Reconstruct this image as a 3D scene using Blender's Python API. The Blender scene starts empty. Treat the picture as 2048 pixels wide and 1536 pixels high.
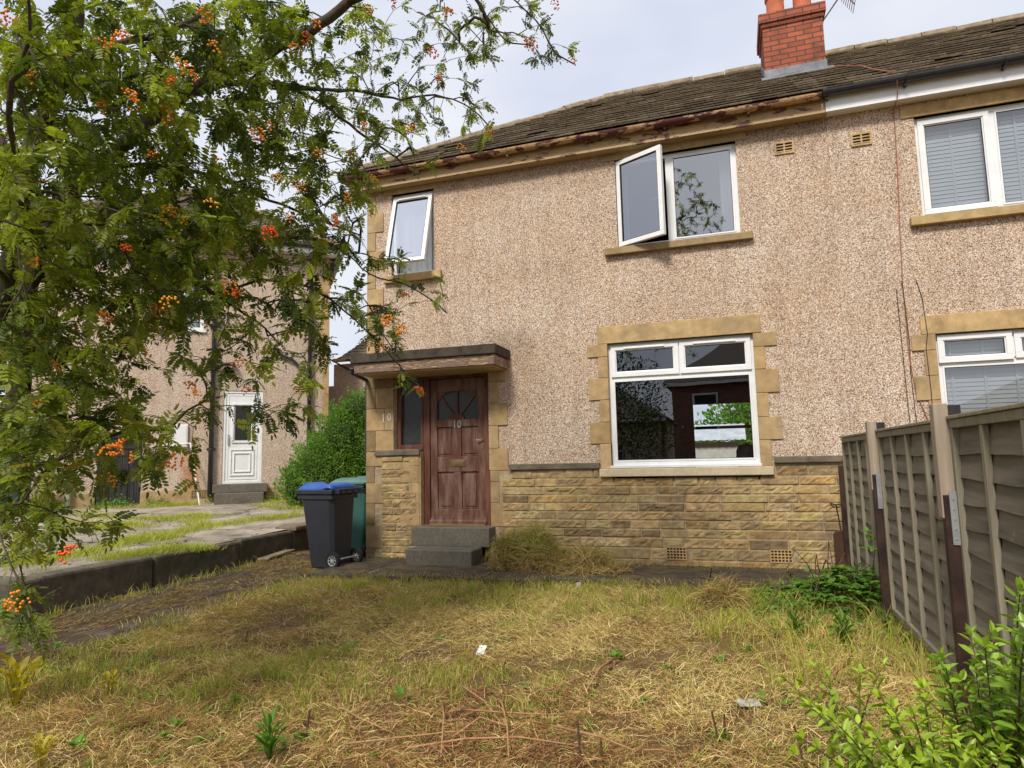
import bpy, math, random
import numpy as np
from mathutils import Vector, Matrix
R = math.radians
random.seed(7); rng = np.random.default_rng(7)
scene = bpy.context.scene
col = scene.collection

# ------------------------------------------------------------------ camera
EYE = 1.28
cd = bpy.data.cameras.new('camera'); cam = bpy.data.objects.new('camera', cd); col.objects.link(cam)
cd.sensor_fit = 'HORIZONTAL'; cd.sensor_width = 36.0; cd.lens = 36.0*1328/2048
cd.clip_start = 0.05; cd.clip_end = 3000
YAW, PITCH, ROLL = -.3224, .1126, -.0216
_f = Vector((math.sin(YAW)*math.cos(PITCH), math.cos(YAW)*math.cos(PITCH), math.sin(PITCH)))
_r = Vector((math.cos(YAW), -math.sin(YAW), 0)); _u = _r.cross(_f)
_r2 = _r*math.cos(ROLL)+_u*math.sin(ROLL); _u2 = -_r*math.sin(ROLL)+_u*math.cos(ROLL)
cam.matrix_world = Matrix((( _r2.x, _u2.x, -_f.x, 0), (_r2.y, _u2.y, -_f.y, 0), (_r2.z, _u2.z, -_f.z, EYE), (0, 0, 0, 1)))
scene.camera = cam
FPX = 1328.0
def at(px, py, depth):                      # photo pixel + depth along the optical axis -> world point (measuring aid)
    v = _f + _r2*((px-1024)/FPX) + _u2*((768-py)/FPX)
    return Vector((0, 0, EYE)) + v*depth
def to_px(P):
    v = P - np.array((0, 0, EYE)); z = v @ np.array(_f)
    z = np.where(np.abs(z) < 1e-3, 1e-3, z)
    return 1024+FPX*(v @ np.array(_r2))/z, 768-FPX*(v @ np.array(_u2))/z, z

# ------------------------------------------------------------------ world, sun, exposure
SUN_AZ = math.atan2(-.10, -.80)      # direction the sun stands in (from +Y clockwise)
SUN_EL = R(48)
w = bpy.data.worlds.new('World'); scene.world = w; w.use_nodes = True
nt = w.node_tree; nt.nodes.clear()
wo = nt.nodes.new('ShaderNodeOutputWorld'); bg = nt.nodes.new('ShaderNodeBackground'); bg.inputs[1].default_value = .1
sky = nt.nodes.new('ShaderNodeTexSky'); sky.sky_type = 'NISHITA'; sky.sun_disc = False
sky.sun_elevation = SUN_EL; sky.sun_rotation = SUN_AZ; sky.dust_density = 3
tc = nt.nodes.new('ShaderNodeTexCoord'); mp = nt.nodes.new('ShaderNodeMapping'); mp.inputs['Scale'].default_value = (1, 1, 2.2)
nz = nt.nodes.new('ShaderNodeTexNoise'); nz.inputs['Scale'].default_value = 1.9; nz.inputs['Detail'].default_value = 4; nz.inputs['Roughness'].default_value = .5
rp = nt.nodes.new('ShaderNodeValToRGB'); rp.color_ramp.elements[0].position = .36; rp.color_ramp.elements[1].position = .66
rp.color_ramp.elements[0].color = (4.75, 5.1, 6.15, 1); rp.color_ramp.elements[1].color = (6.7, 6.8, 7.0, 1)
mx = nt.nodes.new('ShaderNodeMixRGB'); mx.inputs[0].default_value = .93
for a, b in ((tc.outputs['Generated'], mp.inputs[0]), (mp.outputs[0], nz.inputs['Vector']), (nz.outputs['Fac'], rp.inputs[0]),
             (sky.outputs[0], mx.inputs[1]), (rp.outputs[0], mx.inputs[2]), (mx.outputs[0], bg.inputs[0]), (bg.outputs[0], wo.inputs[0])):
    nt.links.new(a, b)
sd = bpy.data.lights.new('sun', 'SUN'); sd.energy = 2.6; sd.angle = R(12); sd.color = (1, .955, .885)
so = bpy.data.objects.new('sun', sd); col.objects.link(so)
_sv = Vector((math.sin(SUN_AZ)*math.cos(SUN_EL), math.cos(SUN_AZ)*math.cos(SUN_EL), math.sin(SUN_EL)))
so.rotation_euler = (-_sv).to_track_quat('-Z', 'Y').to_euler(); so.location = (0, -5, 20)
scene.view_settings.view_transform = 'Standard'; scene.view_settings.look = 'None'
scene.view_settings.exposure = 0.56; scene.view_settings.gamma = 1
scene.cycles.max_bounces = 7; scene.cycles.transparent_max_bounces = 12
scene.cycles.caustics_reflective = False; scene.cycles.caustics_refractive = False

# ------------------------------------------------------------------ helpers: objects
def tag(o, label=None, cat=None, group=None, kind=None):
    if label: o['label'] = label
    if cat: o['category'] = cat
    if group: o['group'] = group
    if kind: o['kind'] = kind
    return o
def empty(name, loc=(0, 0, 0), rz=0, parent=None):
    o = bpy.data.objects.new(name, None); col.objects.link(o); o.location = loc; o.rotation_euler = (0, 0, rz)
    o.empty_display_size = .1
    if parent: o.parent = parent
    return o
def root_matrix(o):
    m = Matrix.Identity(4)
    while o is not None:
        m = Matrix.LocRotScale(o.location, o.rotation_euler, o.scale) @ m; o = o.parent
    return m
def copy_tree(o, parent=None):
    c = o.copy(); col.objects.link(c)
    if parent: c.parent = parent
    for ch in list(o.children): copy_tree(ch, c)
    return c

class MB:
    def __init__(s): s.v = []; s.f = []; s.c = []
    def add(s, vs, fs, c=None):
        n = len(s.v); s.v.extend([tuple(p) for p in vs]); s.f.extend([tuple(i+n for i in f) for f in fs]); s.c.extend([c or (1, 1, 1)]*len(fs))
    def box(s, x0, x1, y0, y1, z0, z1, c=None, skip=''):
        vs = [(x0,y0,z0),(x1,y0,z0),(x1,y1,z0),(x0,y1,z0),(x0,y0,z1),(x1,y0,z1),(x1,y1,z1),(x0,y1,z1)]
        fs = dict(b=(3,2,1,0), t=(4,5,6,7), f=(0,1,5,4), r=(1,2,6,5), k=(2,3,7,6), l=(3,0,4,7))
        s.add(vs, [q for k, q in fs.items() if k not in skip], c)
    def obox(s, o, ax, ay, az, c=None):     # box at corner o spanned by three vectors
        o, ax, ay, az = map(Vector, (o, ax, ay, az))
        vs = [o, o+ax, o+ax+ay, o+ay, o+az, o+ax+az, o+ax+ay+az, o+ay+az]
        s.add(vs, [(3,2,1,0),(4,5,6,7),(0,1,5,4),(1,2,6,5),(2,3,7,6),(3,0,4,7)], c)
    def tube(s, pts, rad, n=8, c=None, cap=True):
        pts = [Vector(p) for p in pts]; m = len(pts)
        if not hasattr(rad, '__len__'): rad = [rad]*m
        up = Vector((0, 0, 1)); base = len(s.v); ring = []
        t0 = (pts[1]-pts[0]).normalized(); a = t0.cross(up)
        if a.length < .05: a = t0.cross(Vector((1, 0, 0)))
        a.normalize()
        for i, p in enumerate(pts):
            t = (pts[min(i+1, m-1)]-pts[max(i-1, 0)]).normalized()
            a = (a - t*a.dot(t)).normalized(); b = t.cross(a)
            for k in range(n):
                q = 2*math.pi*k/n; ring.append(p+(a*math.cos(q)+b*math.sin(q))*rad[i])
        fs = [(i*n+k, i*n+(k+1) % n, (i+1)*n+(k+1) % n, (i+1)*n+k) for i in range(m-1) for k in range(n)]
        if cap: fs += [tuple(range(n))[::-1], tuple((m-1)*n+k for k in range(n))]
        s.add(ring, fs, c)
    def lathe(s, prof, cx, cy, n=20, c=None):
        vs = [(cx+r*math.cos(2*math.pi*k/n), cy+r*math.sin(2*math.pi*k/n), z) for r, z in prof for k in range(n)]
        fs = [(i*n+k, i*n+(k+1) % n, (i+1)*n+(k+1) % n, (i+1)*n+k) for i in range(len(prof)-1) for k in range(n)]
        fs += [tuple(range(n))[::-1], tuple((len(prof)-1)*n+k for k in range(n))]
        s.add(vs, fs, c)
    def build(s, name, mat, parent=None, world=True, bevel=0, smooth=False):
        vs = s.v
        if parent is not None and world:
            mi = root_matrix(parent).inverted(); vs = [tuple(mi @ Vector(p)) for p in vs]
        me = bpy.data.meshes.new(name); me.from_pydata(vs, [], s.f)
        a = me.color_attributes.new('Col', 'FLOAT_COLOR', 'CORNER')
        cnt = np.array([len(f) for f in s.f]); cc = np.ones((len(s.f), 4), np.float32); cc[:, :3] = np.array(s.c, np.float32).reshape(-1, 3)
        a.data.foreach_set('color', np.repeat(cc, cnt, axis=0).ravel())
        me.materials.append(mat)
        if smooth: me.polygons.foreach_set('use_smooth', [True]*len(me.polygons))
        me.update()
        o = bpy.data.objects.new(name, me); col.objects.link(o)
        if parent is not None: o.parent = parent
        if bevel:
            b = o.modifiers.new('bevel', 'BEVEL'); b.width = bevel; b.segments = 2; b.limit_method = 'ANGLE'
        return o

def np_mesh(name, V, F, C, mat, parent=None, smooth=False):
    """V (n,3), F (m,k) same-size polygons, C (m,3) colour per face"""
    V = np.asarray(V, np.float32); F = np.asarray(F, np.int32); m, k = F.shape
    if parent is not None:
        mi = np.array(root_matrix(parent).inverted()); V = V @ mi[:3, :3].T.astype(np.float32) + mi[:3, 3].astype(np.float32)
    me = bpy.data.meshes.new(name); me.vertices.add(len(V)); me.vertices.foreach_set('co', V.ravel())
    me.loops.add(m*k); me.loops.foreach_set('vertex_index', F.ravel())
    me.polygons.add(m); me.polygons.foreach_set('loop_start', np.arange(0, m*k, k, dtype=np.int32))
    me.polygons.foreach_set('loop_total', np.full(m, k, np.int32))
    if smooth: me.polygons.foreach_set('use_smooth', np.ones(m, bool))
    me.update(calc_edges=True); me.validate()
    a = me.color_attributes.new('Col', 'FLOAT_COLOR', 'CORNER')
    cc = np.ones((m, 4), np.float32); cc[:, :3] = C
    a.data.foreach_set('color', np.repeat(cc, k, axis=0).ravel())
    me.materials.append(mat)
    o = bpy.data.objects.new(name, me); col.objects.link(o)
    if parent is not None: o.parent = parent
    return o

def vnoise(x, y, scale, seed=0):
    """smooth value noise on numpy arrays, 0..1"""
    r = np.random.default_rng(seed); T = r.random((64, 64))
    x = np.asarray(x, float)*scale+100.3; y = np.asarray(y, float)*scale+57.7
    xi = np.floor(x).astype(int); yi = np.floor(y).astype(int); fx = x-xi; fy = y-yi
    fx = fx*fx*(3-2*fx); fy = fy*fy*(3-2*fy)
    g = lambda a, b: T[a % 64, b % 64]
    return (g(xi, yi)*(1-fx)+g(xi+1, yi)*fx)*(1-fy)+(g(xi, yi+1)*(1-fx)+g(xi+1, yi+1)*fx)*fy
def fnoise(x, y, scale, seed=0, octv=3):
    s = 0; a = 1; t = 0
    for i in range(octv): s = s+a*vnoise(x, y, scale*2**i, seed+i); t += a; a *= .5
    return s/t

# ------------------------------------------------------------------ helpers: materials
class NG:
    def __init__(s, name):
        s.m = bpy.data.materials.new(name); s.m.use_nodes = True; s.t = s.m.node_tree
        s.b = s.t.nodes['Principled BSDF']; s.tc = None
    def n(s, ty, **kw):
        o = s.t.nodes.new(ty)
        for k, v in kw.items():
            if hasattr(o, k) and k not in ('Scale',): setattr(o, k, v)
            else: o.inputs[k].default_value = v
        return o
    def l(s, a, b): s.t.links.new(a, b)
    def co(s, scale=(1, 1, 1), rot=(0, 0, 0)):
        if s.tc is None: s.tc = s.n('ShaderNodeTexCoord')
        m = s.n('ShaderNodeMapping'); m.inputs['Scale'].default_value = scale; m.inputs['Rotation'].default_value = rot
        s.l(s.tc.outputs['Object'], m.inputs[0]); return m.outputs[0]
    def noise(s, scale, detail=4, rough=.55, st=(1, 1, 1)):
        o = s.n('ShaderNodeTexNoise'); o.inputs['Scale'].default_value = scale; o.inputs['Detail'].default_value = detail
        o.inputs['Roughness'].default_value = rough; s.l(s.co(st), o.inputs['Vector']); return o.outputs['Fac']
    def ramp(s, fac, stops, interp='LINEAR'):
        o = s.n('ShaderNodeValToRGB'); cr = o.color_ramp; cr.interpolation = interp
        while len(cr.elements) > 1: cr.elements.remove(cr.elements[-1])
        cr.elements[0].position = stops[0][0]; cr.elements[0].color = tuple(stops[0][1])+(1,)
        for p, c in stops[1:]:
            e = cr.elements.new(p); e.color = tuple(c)+(1,)
        s.l(fac, o.inputs[0]); return o.outputs[0]
    def mix(s, fac, a, b, mode='MIX'):
        o = s.n('ShaderNodeMixRGB', blend_type=mode)
        for i, v in enumerate((fac, a, b)):
            if hasattr(v, 'is_output'): s.l(v, o.inputs[i])
            elif i: o.inputs[i].default_value = tuple(v)+(1,)
            else: o.inputs[i].default_value = v
        return o.outputs[0]
    def bump(s, h, strength=.5, dist=.01):
        o = s.n('ShaderNodeBump'); o.inputs['Strength'].default_value = strength; o.inputs['Distance'].default_value = dist
        s.l(h, o.inputs['Height']); s.l(o.outputs[0], s.b.inputs['Normal']); return o
    def fin(s, color, rough=.8, spec=.3, metal=0):
        if hasattr(color, 'is_output'): s.l(color, s.b.inputs['Base Color'])
        else: s.b.inputs['Base Color'].default_value = tuple(color)+(1,)
        s.b.inputs['Roughness'].default_value = rough; s.b.inputs['Specular IOR Level'].default_value = spec
        s.b.inputs['Metallic'].default_value = metal; return s.m
    def attr(s):
        o = s.n('ShaderNodeVertexColor', layer_name='Col'); return o.outputs[0]

def m_basic(name, c1, c2, scale=8, rough=.7, bump=.2, bd=.004, st=(1, 1, 1), spec=.3, lo=.35, hi=.65, metal=0):
    g = NG(name); f = g.noise(scale, 6, .6, st); cc = g.ramp(f, [(lo, c1), (hi, c2)])
    if bump: g.bump(f, bump, bd)
    return g.fin(cc, rough, spec, metal)

def m_dash(name, pale=0, stains=()):
    g = NG(name)
    v = g.n('ShaderNodeTexVoronoi', feature='F1'); v.inputs['Scale'].default_value = 122; g.l(g.co(), v.inputs['Vector'])
    sp = g.n('ShaderNodeSeparateColor'); g.l(v.outputs['Color'], sp.inputs[0])
    pal = [(0, (.56, .435, .315)), (.17, (.90, .82, .68)), (.30, (.25, .155, .095)), (.42, (.70, .55, .39)), (.55, (.50, .29, .18)), (.64, (.88, .86, .84)), (.72, (.50, .37, .285)), (.84, (.74, .60, .43)), (.93, (.13, .085, .07))]
    c = g.ramp(sp.outputs[0], pal, 'CONSTANT')
    big = g.noise(.9, 5, .6); c = g.mix(g.ramp(big, [(.35, (0, 0, 0)), (.7, (.42, .42, .42))]), c, (.80, .58, .36), 'MULTIPLY')
    d = g.ramp(v.outputs['Distance'], [(.25, (1, 1, 1)), (.75, (.5, .45, .42))])
    c = g.mix(.45, c, d, 'MULTIPLY')
    c = g.mix(.07, c, (.62, .49, .37))
    c = g.mix(.8, c, g.ramp(g.noise(2.2, 5, .6, (3, 3, .35)), [(.35, (.86, .84, .82)), (.6, (1.05, 1.04, 1.03))]), 'MULTIPLY')
    for (p, rad, st, amt, colr) in stains:
        m = g.n('ShaderNodeMapping'); m.inputs['Location'].default_value = tuple(-p[i]/(rad*st[i]) for i in range(3)); m.inputs['Scale'].default_value = tuple(1/(rad*st[i]) for i in range(3))
        g.co(); g.l(g.tc.outputs['Object'], m.inputs[0]); gr = g.n('ShaderNodeTexGradient', gradient_type='SPHERICAL'); g.l(m.outputs[0], gr.inputs[0])
        nn = g.noise(7, 5, .6); mm = g.mix(1, gr.outputs[0], g.ramp(nn, [(.3, (.3, .3, .3)), (.6, (1, 1, 1))]), 'MULTIPLY')
        fac = g.ramp(mm, [(0, (0, 0, 0)), (.5, (amt, amt, amt))]); c = g.mix(fac, c, colr, 'MULTIPLY')
    if pale: c = g.mix(pale, c, (.86, .76, .68))
    g.bump(v.outputs['Distance'], .8, -.006)
    return g.fin(c, .8, .3)

def m_stone(name, c1, c2, scale=14, stain=(.25, .19, .12), samt=.5, bump=.35):
    g = NG(name); f = g.noise(scale, 7, .65); f2 = g.noise(3.1, 5, .6); f3 = g.noise(90, 3, .6)
    c = g.ramp(f, [(.3, c1), (.7, c2)]); c = g.mix(.85, c, g.attr(), 'MULTIPLY')
    s = g.ramp(f2, [(.48, (0, 0, 0)), (.64, (samt, samt, samt))]); c = g.mix(s, c, stain)
    c = g.mix(.35, c, g.ramp(f3, [(.3, (.6, .6, .6)), (.7, (1, 1, 1))]), 'MULTIPLY')
    g.bump(g.mix(.4, f, f3), bump, .006); return g.fin(c, .85, .2)

def m_attr(name, rough=.6, spec=.3, trans=0, nscale=0):
    g = NG(name); c = g.attr()
    if nscale:
        c = g.mix(.5, c, g.ramp(g.noise(nscale, 4), [(.3, (.6, .6, .6)), (.7, (1.15, 1.15, 1.15))]), 'MULTIPLY')
    g.fin(c, rough, spec)
    if trans:
        t = g.n('ShaderNodeBsdfTranslucent'); g.l(g.mix(1, c, (1.15, 1.25, .55), 'MULTIPLY'), t.inputs[0])
        ms = g.n('ShaderNodeMixShader'); ms.inputs[0].default_value = trans
        out = g.t.nodes['Material Output']; g.l(g.b.outputs[0], ms.inputs[1]); g.l(t.outputs[0], ms.inputs[2]); g.l(ms.outputs[0], out.inputs[0])
    return g.m

def m_glass(name, refl=.2, tint=(.85, .9, .92)):
    m = bpy.data.materials.new(name); m.use_nodes = True; t = m.node_tree; t.nodes.clear()
    out = t.nodes.new('ShaderNodeOutputMaterial'); gl = t.nodes.new('ShaderNodeBsdfGlossy'); tr = t.nodes.new('ShaderNodeBsdfTransparent')
    gl.inputs['Roughness'].default_value = 0.0; gl.inputs[0].default_value = (.93, .95, 1, 1); tr.inputs[0].default_value = tint+(1,)
    lw = t.nodes.new('ShaderNodeLayerWeight'); lw.inputs[0].default_value = .25
    mr = t.nodes.new('ShaderNodeMapRange'); mr.inputs['From Min'].default_value = 0; mr.inputs['From Max'].default_value = 1
    mr.inputs['To Min'].default_value = refl; mr.inputs['To Max'].default_value = 1
    mix = t.nodes.new('ShaderNodeMixShader')
    nz = t.nodes.new('ShaderNodeTexNoise'); nz.inputs['Scale'].default_value = 1.3; nz.inputs['Detail'].default_value = 1
    tcx = t.nodes.new('ShaderNodeTexCoord'); bp = t.nodes.new('ShaderNodeBump'); bp.inputs['Strength'].default_value = .12; bp.inputs['Distance'].default_value = .01
    for a, b in ((tcx.outputs['Object'], nz.inputs['Vector']), (nz.outputs['Fac'], bp.inputs['Height']), (bp.outputs[0], gl.inputs['Normal']),
                 (lw.outputs['Fresnel'], mr.inputs['Value']), (mr.outputs[0], mix.inputs[0]), (tr.outputs[0], mix.inputs[1]), (gl.outputs[0], mix.inputs[2]), (mix.outputs[0], out.inputs[0])):
        t.links.new(a, b)
    return m

M = {}
M['dash'] = m_dash('pebbledash', stains=[((-.95, 0, 2.72), .6, (1, 1, .5), .5, (.48, .43, .37)), ((-.5, 0, 3.68), .5, (1.6, 1, .35), .2, (.6, .55, .5)), ((-2.1, 0, 3.66), .3, (1.2, 1, .6), .35, (.6, .55, .5)), ((.2, 0, 5.1), 4, (1, 1, .12), .45, (.55, .5, .45)), ((2.9, 0, 5.1), 2.2, (1, 1, .18), .5, (.5, .45, .42))])
M['dash2'] = m_dash('pebbledash_attached')
M['dash3'] = m_dash('pebbledash_neighbour', .10, stains=[((-1.0, 0, .95), 1.1, (.22, 1, 1), .95, (.82, .42, .14))])
M['stone'] = m_stone('coursed_sandstone', (.34, .24, .11), (.68, .51, .26), 13, (.20, .155, .10), .5, .5)
M['quoin'] = m_stone('dressed_sandstone', (.38, .26, .125), (.57, .41, .215), 9, (.15, .115, .075), .38, .35)
M['darkstone'] = m_stone('weathered_stone', (.13, .11, .08), (.24, .20, .14), 12, (.07, .06, .05), .5, .3)
M['pale_sill'] = m_stone('painted_stone_sill', (.62, .50, .32), (.74, .62, .42), 20, (.4, .34, .25), .35, .1)
M['step'] = m_stone('doorstep_stone', (.115, .10, .075), (.205, .18, .14), 30, (.09, .085, .07), .5, .25)
M['upvc'] = m_basic('white_plastic', (.74, .75, .74), (.82, .82, .81), 5, .35, .0, spec=.5)
M['seal'] = m_basic('black_rubber', (.02, .02, .022), (.03, .03, .03), 20, .6, 0)
M['glass'] = m_glass('window_glass', .13)
M['glass_up'] = m_glass('bedroom_glass', .33, (.6, .63, .68))
M['glass_sky'] = m_glass('tilted_glass', .72)
M['glass_blind'] = m_glass('blind_window_glass', .16)
M['chimbrick'] = None
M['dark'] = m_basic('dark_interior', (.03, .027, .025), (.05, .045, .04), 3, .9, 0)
M['net'] = m_basic('net_curtain', (.62, .64, .66), (.8, .82, .84), 12, .9, .3, .01, (6, 6, .3))
M['blind'] = m_basic('white_slats', (.72, .72, .72), (.8, .8, .8), 4, .6, 0)
M['blackplastic'] = m_basic('black_gutter_plastic', (.018, .02, .024), (.03, .033, .038), 6, .35, 0, spec=.5)
M['pipe'] = m_basic('grey_black_pipe', (.035, .038, .045), (.07, .072, .08), 3, .4, 0, spec=.5)

def m_peel(name, base, under, under2, scale=5, st=(1, 1, 1), thr=.5):
    g = NG(name); f = g.noise(scale, 8, .62, st); f2 = g.noise(26, 5, .6, st)
    k = g.ramp(f, [(thr-.012, (0, 0, 0)), (thr+.012, (1, 1, 1))])
    a = g.mix(g.ramp(f2, [(.4, (0, 0, 0)), (.6, (1, 1, 1))]), under, under2)
    b = g.mix(g.ramp(f2, [(.35, (.7, .7, .7)), (.6, (1, 1, 1))]), (0, 0, 0), base)
    g.bump(k, .8, .004); return g.fin(g.mix(k, a, b), .65, .3)
M['old_gutter'] = m_peel('peeling_gutter_paint', (.115, .035, .032), (.50, .34, .17), (.34, .18, .08), 5.5, (.8, 1, 2.5), .495)
M['old_fascia'] = m_peel('peeling_fascia_paint', (.47, .33, .17), (.16, .035, .045), (.13, .08, .05), 3.2, (1, 1, 3), .40)
M['lead'] = m_basic('lead_flashing', (.10, .105, .12), (.22, .225, .25), 6, .5, .3, .006, spec=.5)
M['terracotta'] = m_basic('terracotta_pot', (.42, .11, .05), (.55, .17, .08), 7, .7, .1)

def m_brick(name, c1, c2, mortar, sc=1.0, rot=(R(90), 0, 0), bw=.215, rh=.075, dirt=.5):
    g = NG(name); b = g.n('ShaderNodeTexBrick'); b.inputs['Scale'].default_value = 1; b.inputs['Brick Width'].default_value = bw*sc; b.inputs['Row Height'].default_value = rh*sc
    b.inputs['Mortar Size'].default_value = .008*sc; b.inputs['Color1'].default_value = c1+(1,); b.inputs['Color2'].default_value = c2+(1,); b.inputs['Mortar'].default_value = mortar+(1,)
    g.l(g.co((1, 1, 1), rot), b.inputs['Vector']); c = g.mix(g.ramp(g.noise(5, 6), [(.45, (0, 0, 0)), (.75, (dirt, dirt, dirt))]), b.outputs['Color'], (.09, .05, .04))
    c = g.mix(.4, c, g.ramp(g.noise(40, 4), [(.3, (.6, .6, .6)), (.7, (1, 1, 1))]), 'MULTIPLY')
    bm = g.bump(b.outputs['Fac'], .7, -.008); return g.fin(c, .8, .2)
M['brick_front'] = m_brick('chimney_brick', (.46, .125, .06), (.33, .085, .045), (.10, .07, .055), dirt=.75)
M['oldbrick'] = m_brick('reflected_house_brick', (.30, .12, .08), (.22, .09, .06), (.3, .27, .24))

# roof tile material: courses come from geometry, lit butts and shade below painted per face; colour mottled
def m_tile(name, c1, c2, c3):
    g = NG(name); f = g.noise(26, 6, .7, (1, .5, .5)); f2 = g.noise(2.2, 5, .6); f3 = g.noise(9, 4, .6, (1, 1, 1))
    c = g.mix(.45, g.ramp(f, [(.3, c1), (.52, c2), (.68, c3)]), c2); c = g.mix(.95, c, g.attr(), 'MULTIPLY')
    c = g.mix(g.ramp(f2, [(.5, (0, 0, 0)), (.72, (.55, .55, .55))]), c, (.19, .15, .085))
    c = g.mix(g.ramp(f3, [(.66, (0, 0, 0)), (.74, (.6, .6, .6))]), c, (.33, .30, .22))
    g.bump(f, .6, .01); return g.fin(c, .9, .15)
M['tile'] = m_tile('mossy_concrete_tile', (.07, .06, .048), (.19, .16, .125), (.36, .31, .24))
M['tile2'] = m_tile('neighbour_stone_tile', (.16, .13, .11), (.28, .235, .20), (.36, .31, .27))
M['ridge'] = m_basic('ridge_tile', (.17, .125, .08), (.31, .25, .16), 9, .9, .4, .01)
M['mortar'] = m_basic('ridge_mortar', (.42, .31, .16), (.3, .23, .14), 9, .9, .4, .01)

def m_door(name, base, worn, sc=7):
    g = NG(name); f = g.noise(sc, 7, .65, (1.6, 1.6, .35)); f2 = g.noise(60, 4, .6, (1, 1, .06)); 
    k = g.ramp(f, [(.42, (0, 0, 0)), (.66, (.85, .85, .85))]); c = g.mix(k, base, worn)
    c = g.mix(.5, c, g.ramp(f2, [(.3, (.55, .55, .55)), (.7, (1.1, 1.1, 1.1))]), 'MULTIPLY'); g.bump(f2, .25, .003)
    return g.fin(c, .55, .35)
M['door'] = m_door('worn_mahogany_door', (.115, .042, .025), (.25, .16, .115))
M['doorframe'] = m_door('brown_painted_timber', (.10, .028, .017), (.22, .10, .06), 4)
M['canopy_wood'] = m_peel('flaking_canopy_paint', (.25, .165, .125), (.15, .07, .05), (.48, .36, .18), 6, (.5, 1, 3), .5)
M['felt'] = m_basic('weathered_felt', (.035, .028, .02), (.085, .068, .048), 8, .9, .4, .006)
M['soffit'] = m_basic('cream_soffit', (.42, .30, .15), (.50, .37, .20), 6, .7, .1)
M['brass'] = m_basic('brass', (.55, .38, .08), (.7, .5, .14), 10, .3, 0, metal=.9)
M['agedbrass'] = m_basic('aged_brass', (.16, .11, .05), (.28, .20, .10), 10, .45, 0, metal=.6)
M['frost'] = m_basic('dark_frosted_glass', (.02, .023, .02), (.035, .04, .036), 30, .3, .4, .003, spec=.4)
M['numwhite'] = m_basic('white_number_paint', (.7, .68, .62), (.8, .78, .72), 10, .6, 0)
M['steel'] = m_basic('galvanised_steel', (.42, .44, .46), (.55, .57, .58), 12, .4, 0, metal=.6)

def m_fence(name, a, b, gscale=5, st=(6, .25, 3)):
    g = NG(name); f = g.noise(gscale, 7, .6, st); f2 = g.noise(1.7, 4, .6); f3 = g.noise(7, 5, .7, (1, 1, 1))
    c = g.ramp(f, [(.3, a), (.7, b)]); c = g.mix(.8, c, g.attr(), 'MULTIPLY')
    c = g.mix(g.ramp(f2, [(.52, (0, 0, 0)), (.75, (.38, .38, .38))]), c, (.17, .165, .07))
    c = g.mix(g.ramp(f3, [(.62, (0, 0, 0)), (.7, (.35, .35, .35))]), c, (.33, .29, .25))
    g.bump(f, .5, .004); return g.fin(c, .85, .2)
M['fence'] = m_fence('weathered_lap_board', (.125, .11, .085), (.29, .255, .20))
M['batten'] = m_fence('weathered_batten', (.20, .175, .13), (.36, .32, .245), 5, (6, 6, .3))
M['post'] = m_fence('pale_post_timber', (.28, .22, .16), (.42, .34, .26), 5, (6, 6, .3))
M['darkpost'] = m_basic('brown_steel_post', (.022, .012, .010), (.06, .030, .022), 9, .6, .3)
M['bin'] = m_basic('charcoal_bin_plastic', (.022, .024, .030), (.030, .032, .040), 4, .45, .05, spec=.45)
M['bin_lid'] = m_basic('blue_lid_plastic', (.012, .07, .34), (.03, .12, .46), 5, .42, .05, spec=.5)
M['green_bin'] = m_basic('green_bin_plastic', (.025, .09, .075), (.038, .125, .10), 4, .5, .05, spec=.4)
M['green_lid'] = m_basic('pale_green_lid', (.07, .16, .135), (.11, .21, .18), 4, .5, .05, spec=.4)
M['tyre'] = m_basic('black_tyre', (.012, .012, .012), (.02, .02, .02), 8, .7, 0)
M['leaf'] = m_attr('leaf_green', .45, .4, .45)
M['grass'] = m_attr('grass_blades', .75, .15, .25)
M['straw'] = m_attr('straw_and_stems', .8, .15, .1)
M['bark'] = m_stone('grey_brown_bark', (.05, .038, .028), (.12, .09, .065), 18, (.16, .16, .10), .4, .8)
M['berry'] = m_basic('orange_berry', (.85, .22, .008), (.92, .28, .012), 3, .35, 0, spec=.5)
M['berry_red'] = m_basic('red_berry', (.80, .07, .01), (.88, .12, .012), 3, .35, 0, spec=.5)
M['berry_yellow'] = m_basic('amber_berry', (.85, .34, .015), (.92, .40, .02), 3, .35, 0, spec=.5)

# ------------------------------------------------------------------ terrain
def kerb_x(y): return -6.2 + 0*y
NP = np.array((-10.2, 11.9)); NA = R(50.5); ND = np.array((math.sin(NA), math.cos(NA))); NN = np.array((math.cos(NA), -math.sin(NA)))
def drive_z(x, y):                       # neighbour's raised drive
    s = (x-NP[0])*NN[0]+(y-NP[1])*NN[1]
    return .50-.225*np.clip(s/7, -0.2, 1.1)
def gz(x, y):                            # our garden
    return -.02-.02*np.clip(8-y, 0, 9) + .03*(fnoise(x, y, 1.3, 3)-.5)*np.clip((x+4.9)*2, 0, 1)*np.clip((6.5-y), 0, 1) + .030*(fnoise(x, y, 5.5, 13, 2)-.5)*np.clip((x+4.7)*3, 0, 1)*np.clip((6.6-y)*3, 0, 1)*np.clip((y+1), 0, 1)
XS = np.concatenate([[-250, -60, -25, -14, -9], np.linspace(-6.9, 1.6, 130), [2.5, 6, 15, 60, 250]])
YS = np.concatenate([[-250, -60, -20, -6], np.linspace(-1, 9, 140), [10.5, 14, 25, 60, 250]])
GX, GY = np.meshgrid(XS, YS); GZ = gz(GX, GY)
V = np.stack([GX.ravel(), GY.ravel(), GZ.ravel()], 1); nx = len(XS)
F = [(j*nx+i, j*nx+i+1, (j+1)*nx+i+1, (j+1)*nx+i) for j in range(len(YS)-1) for i in range(nx-1)]
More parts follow.
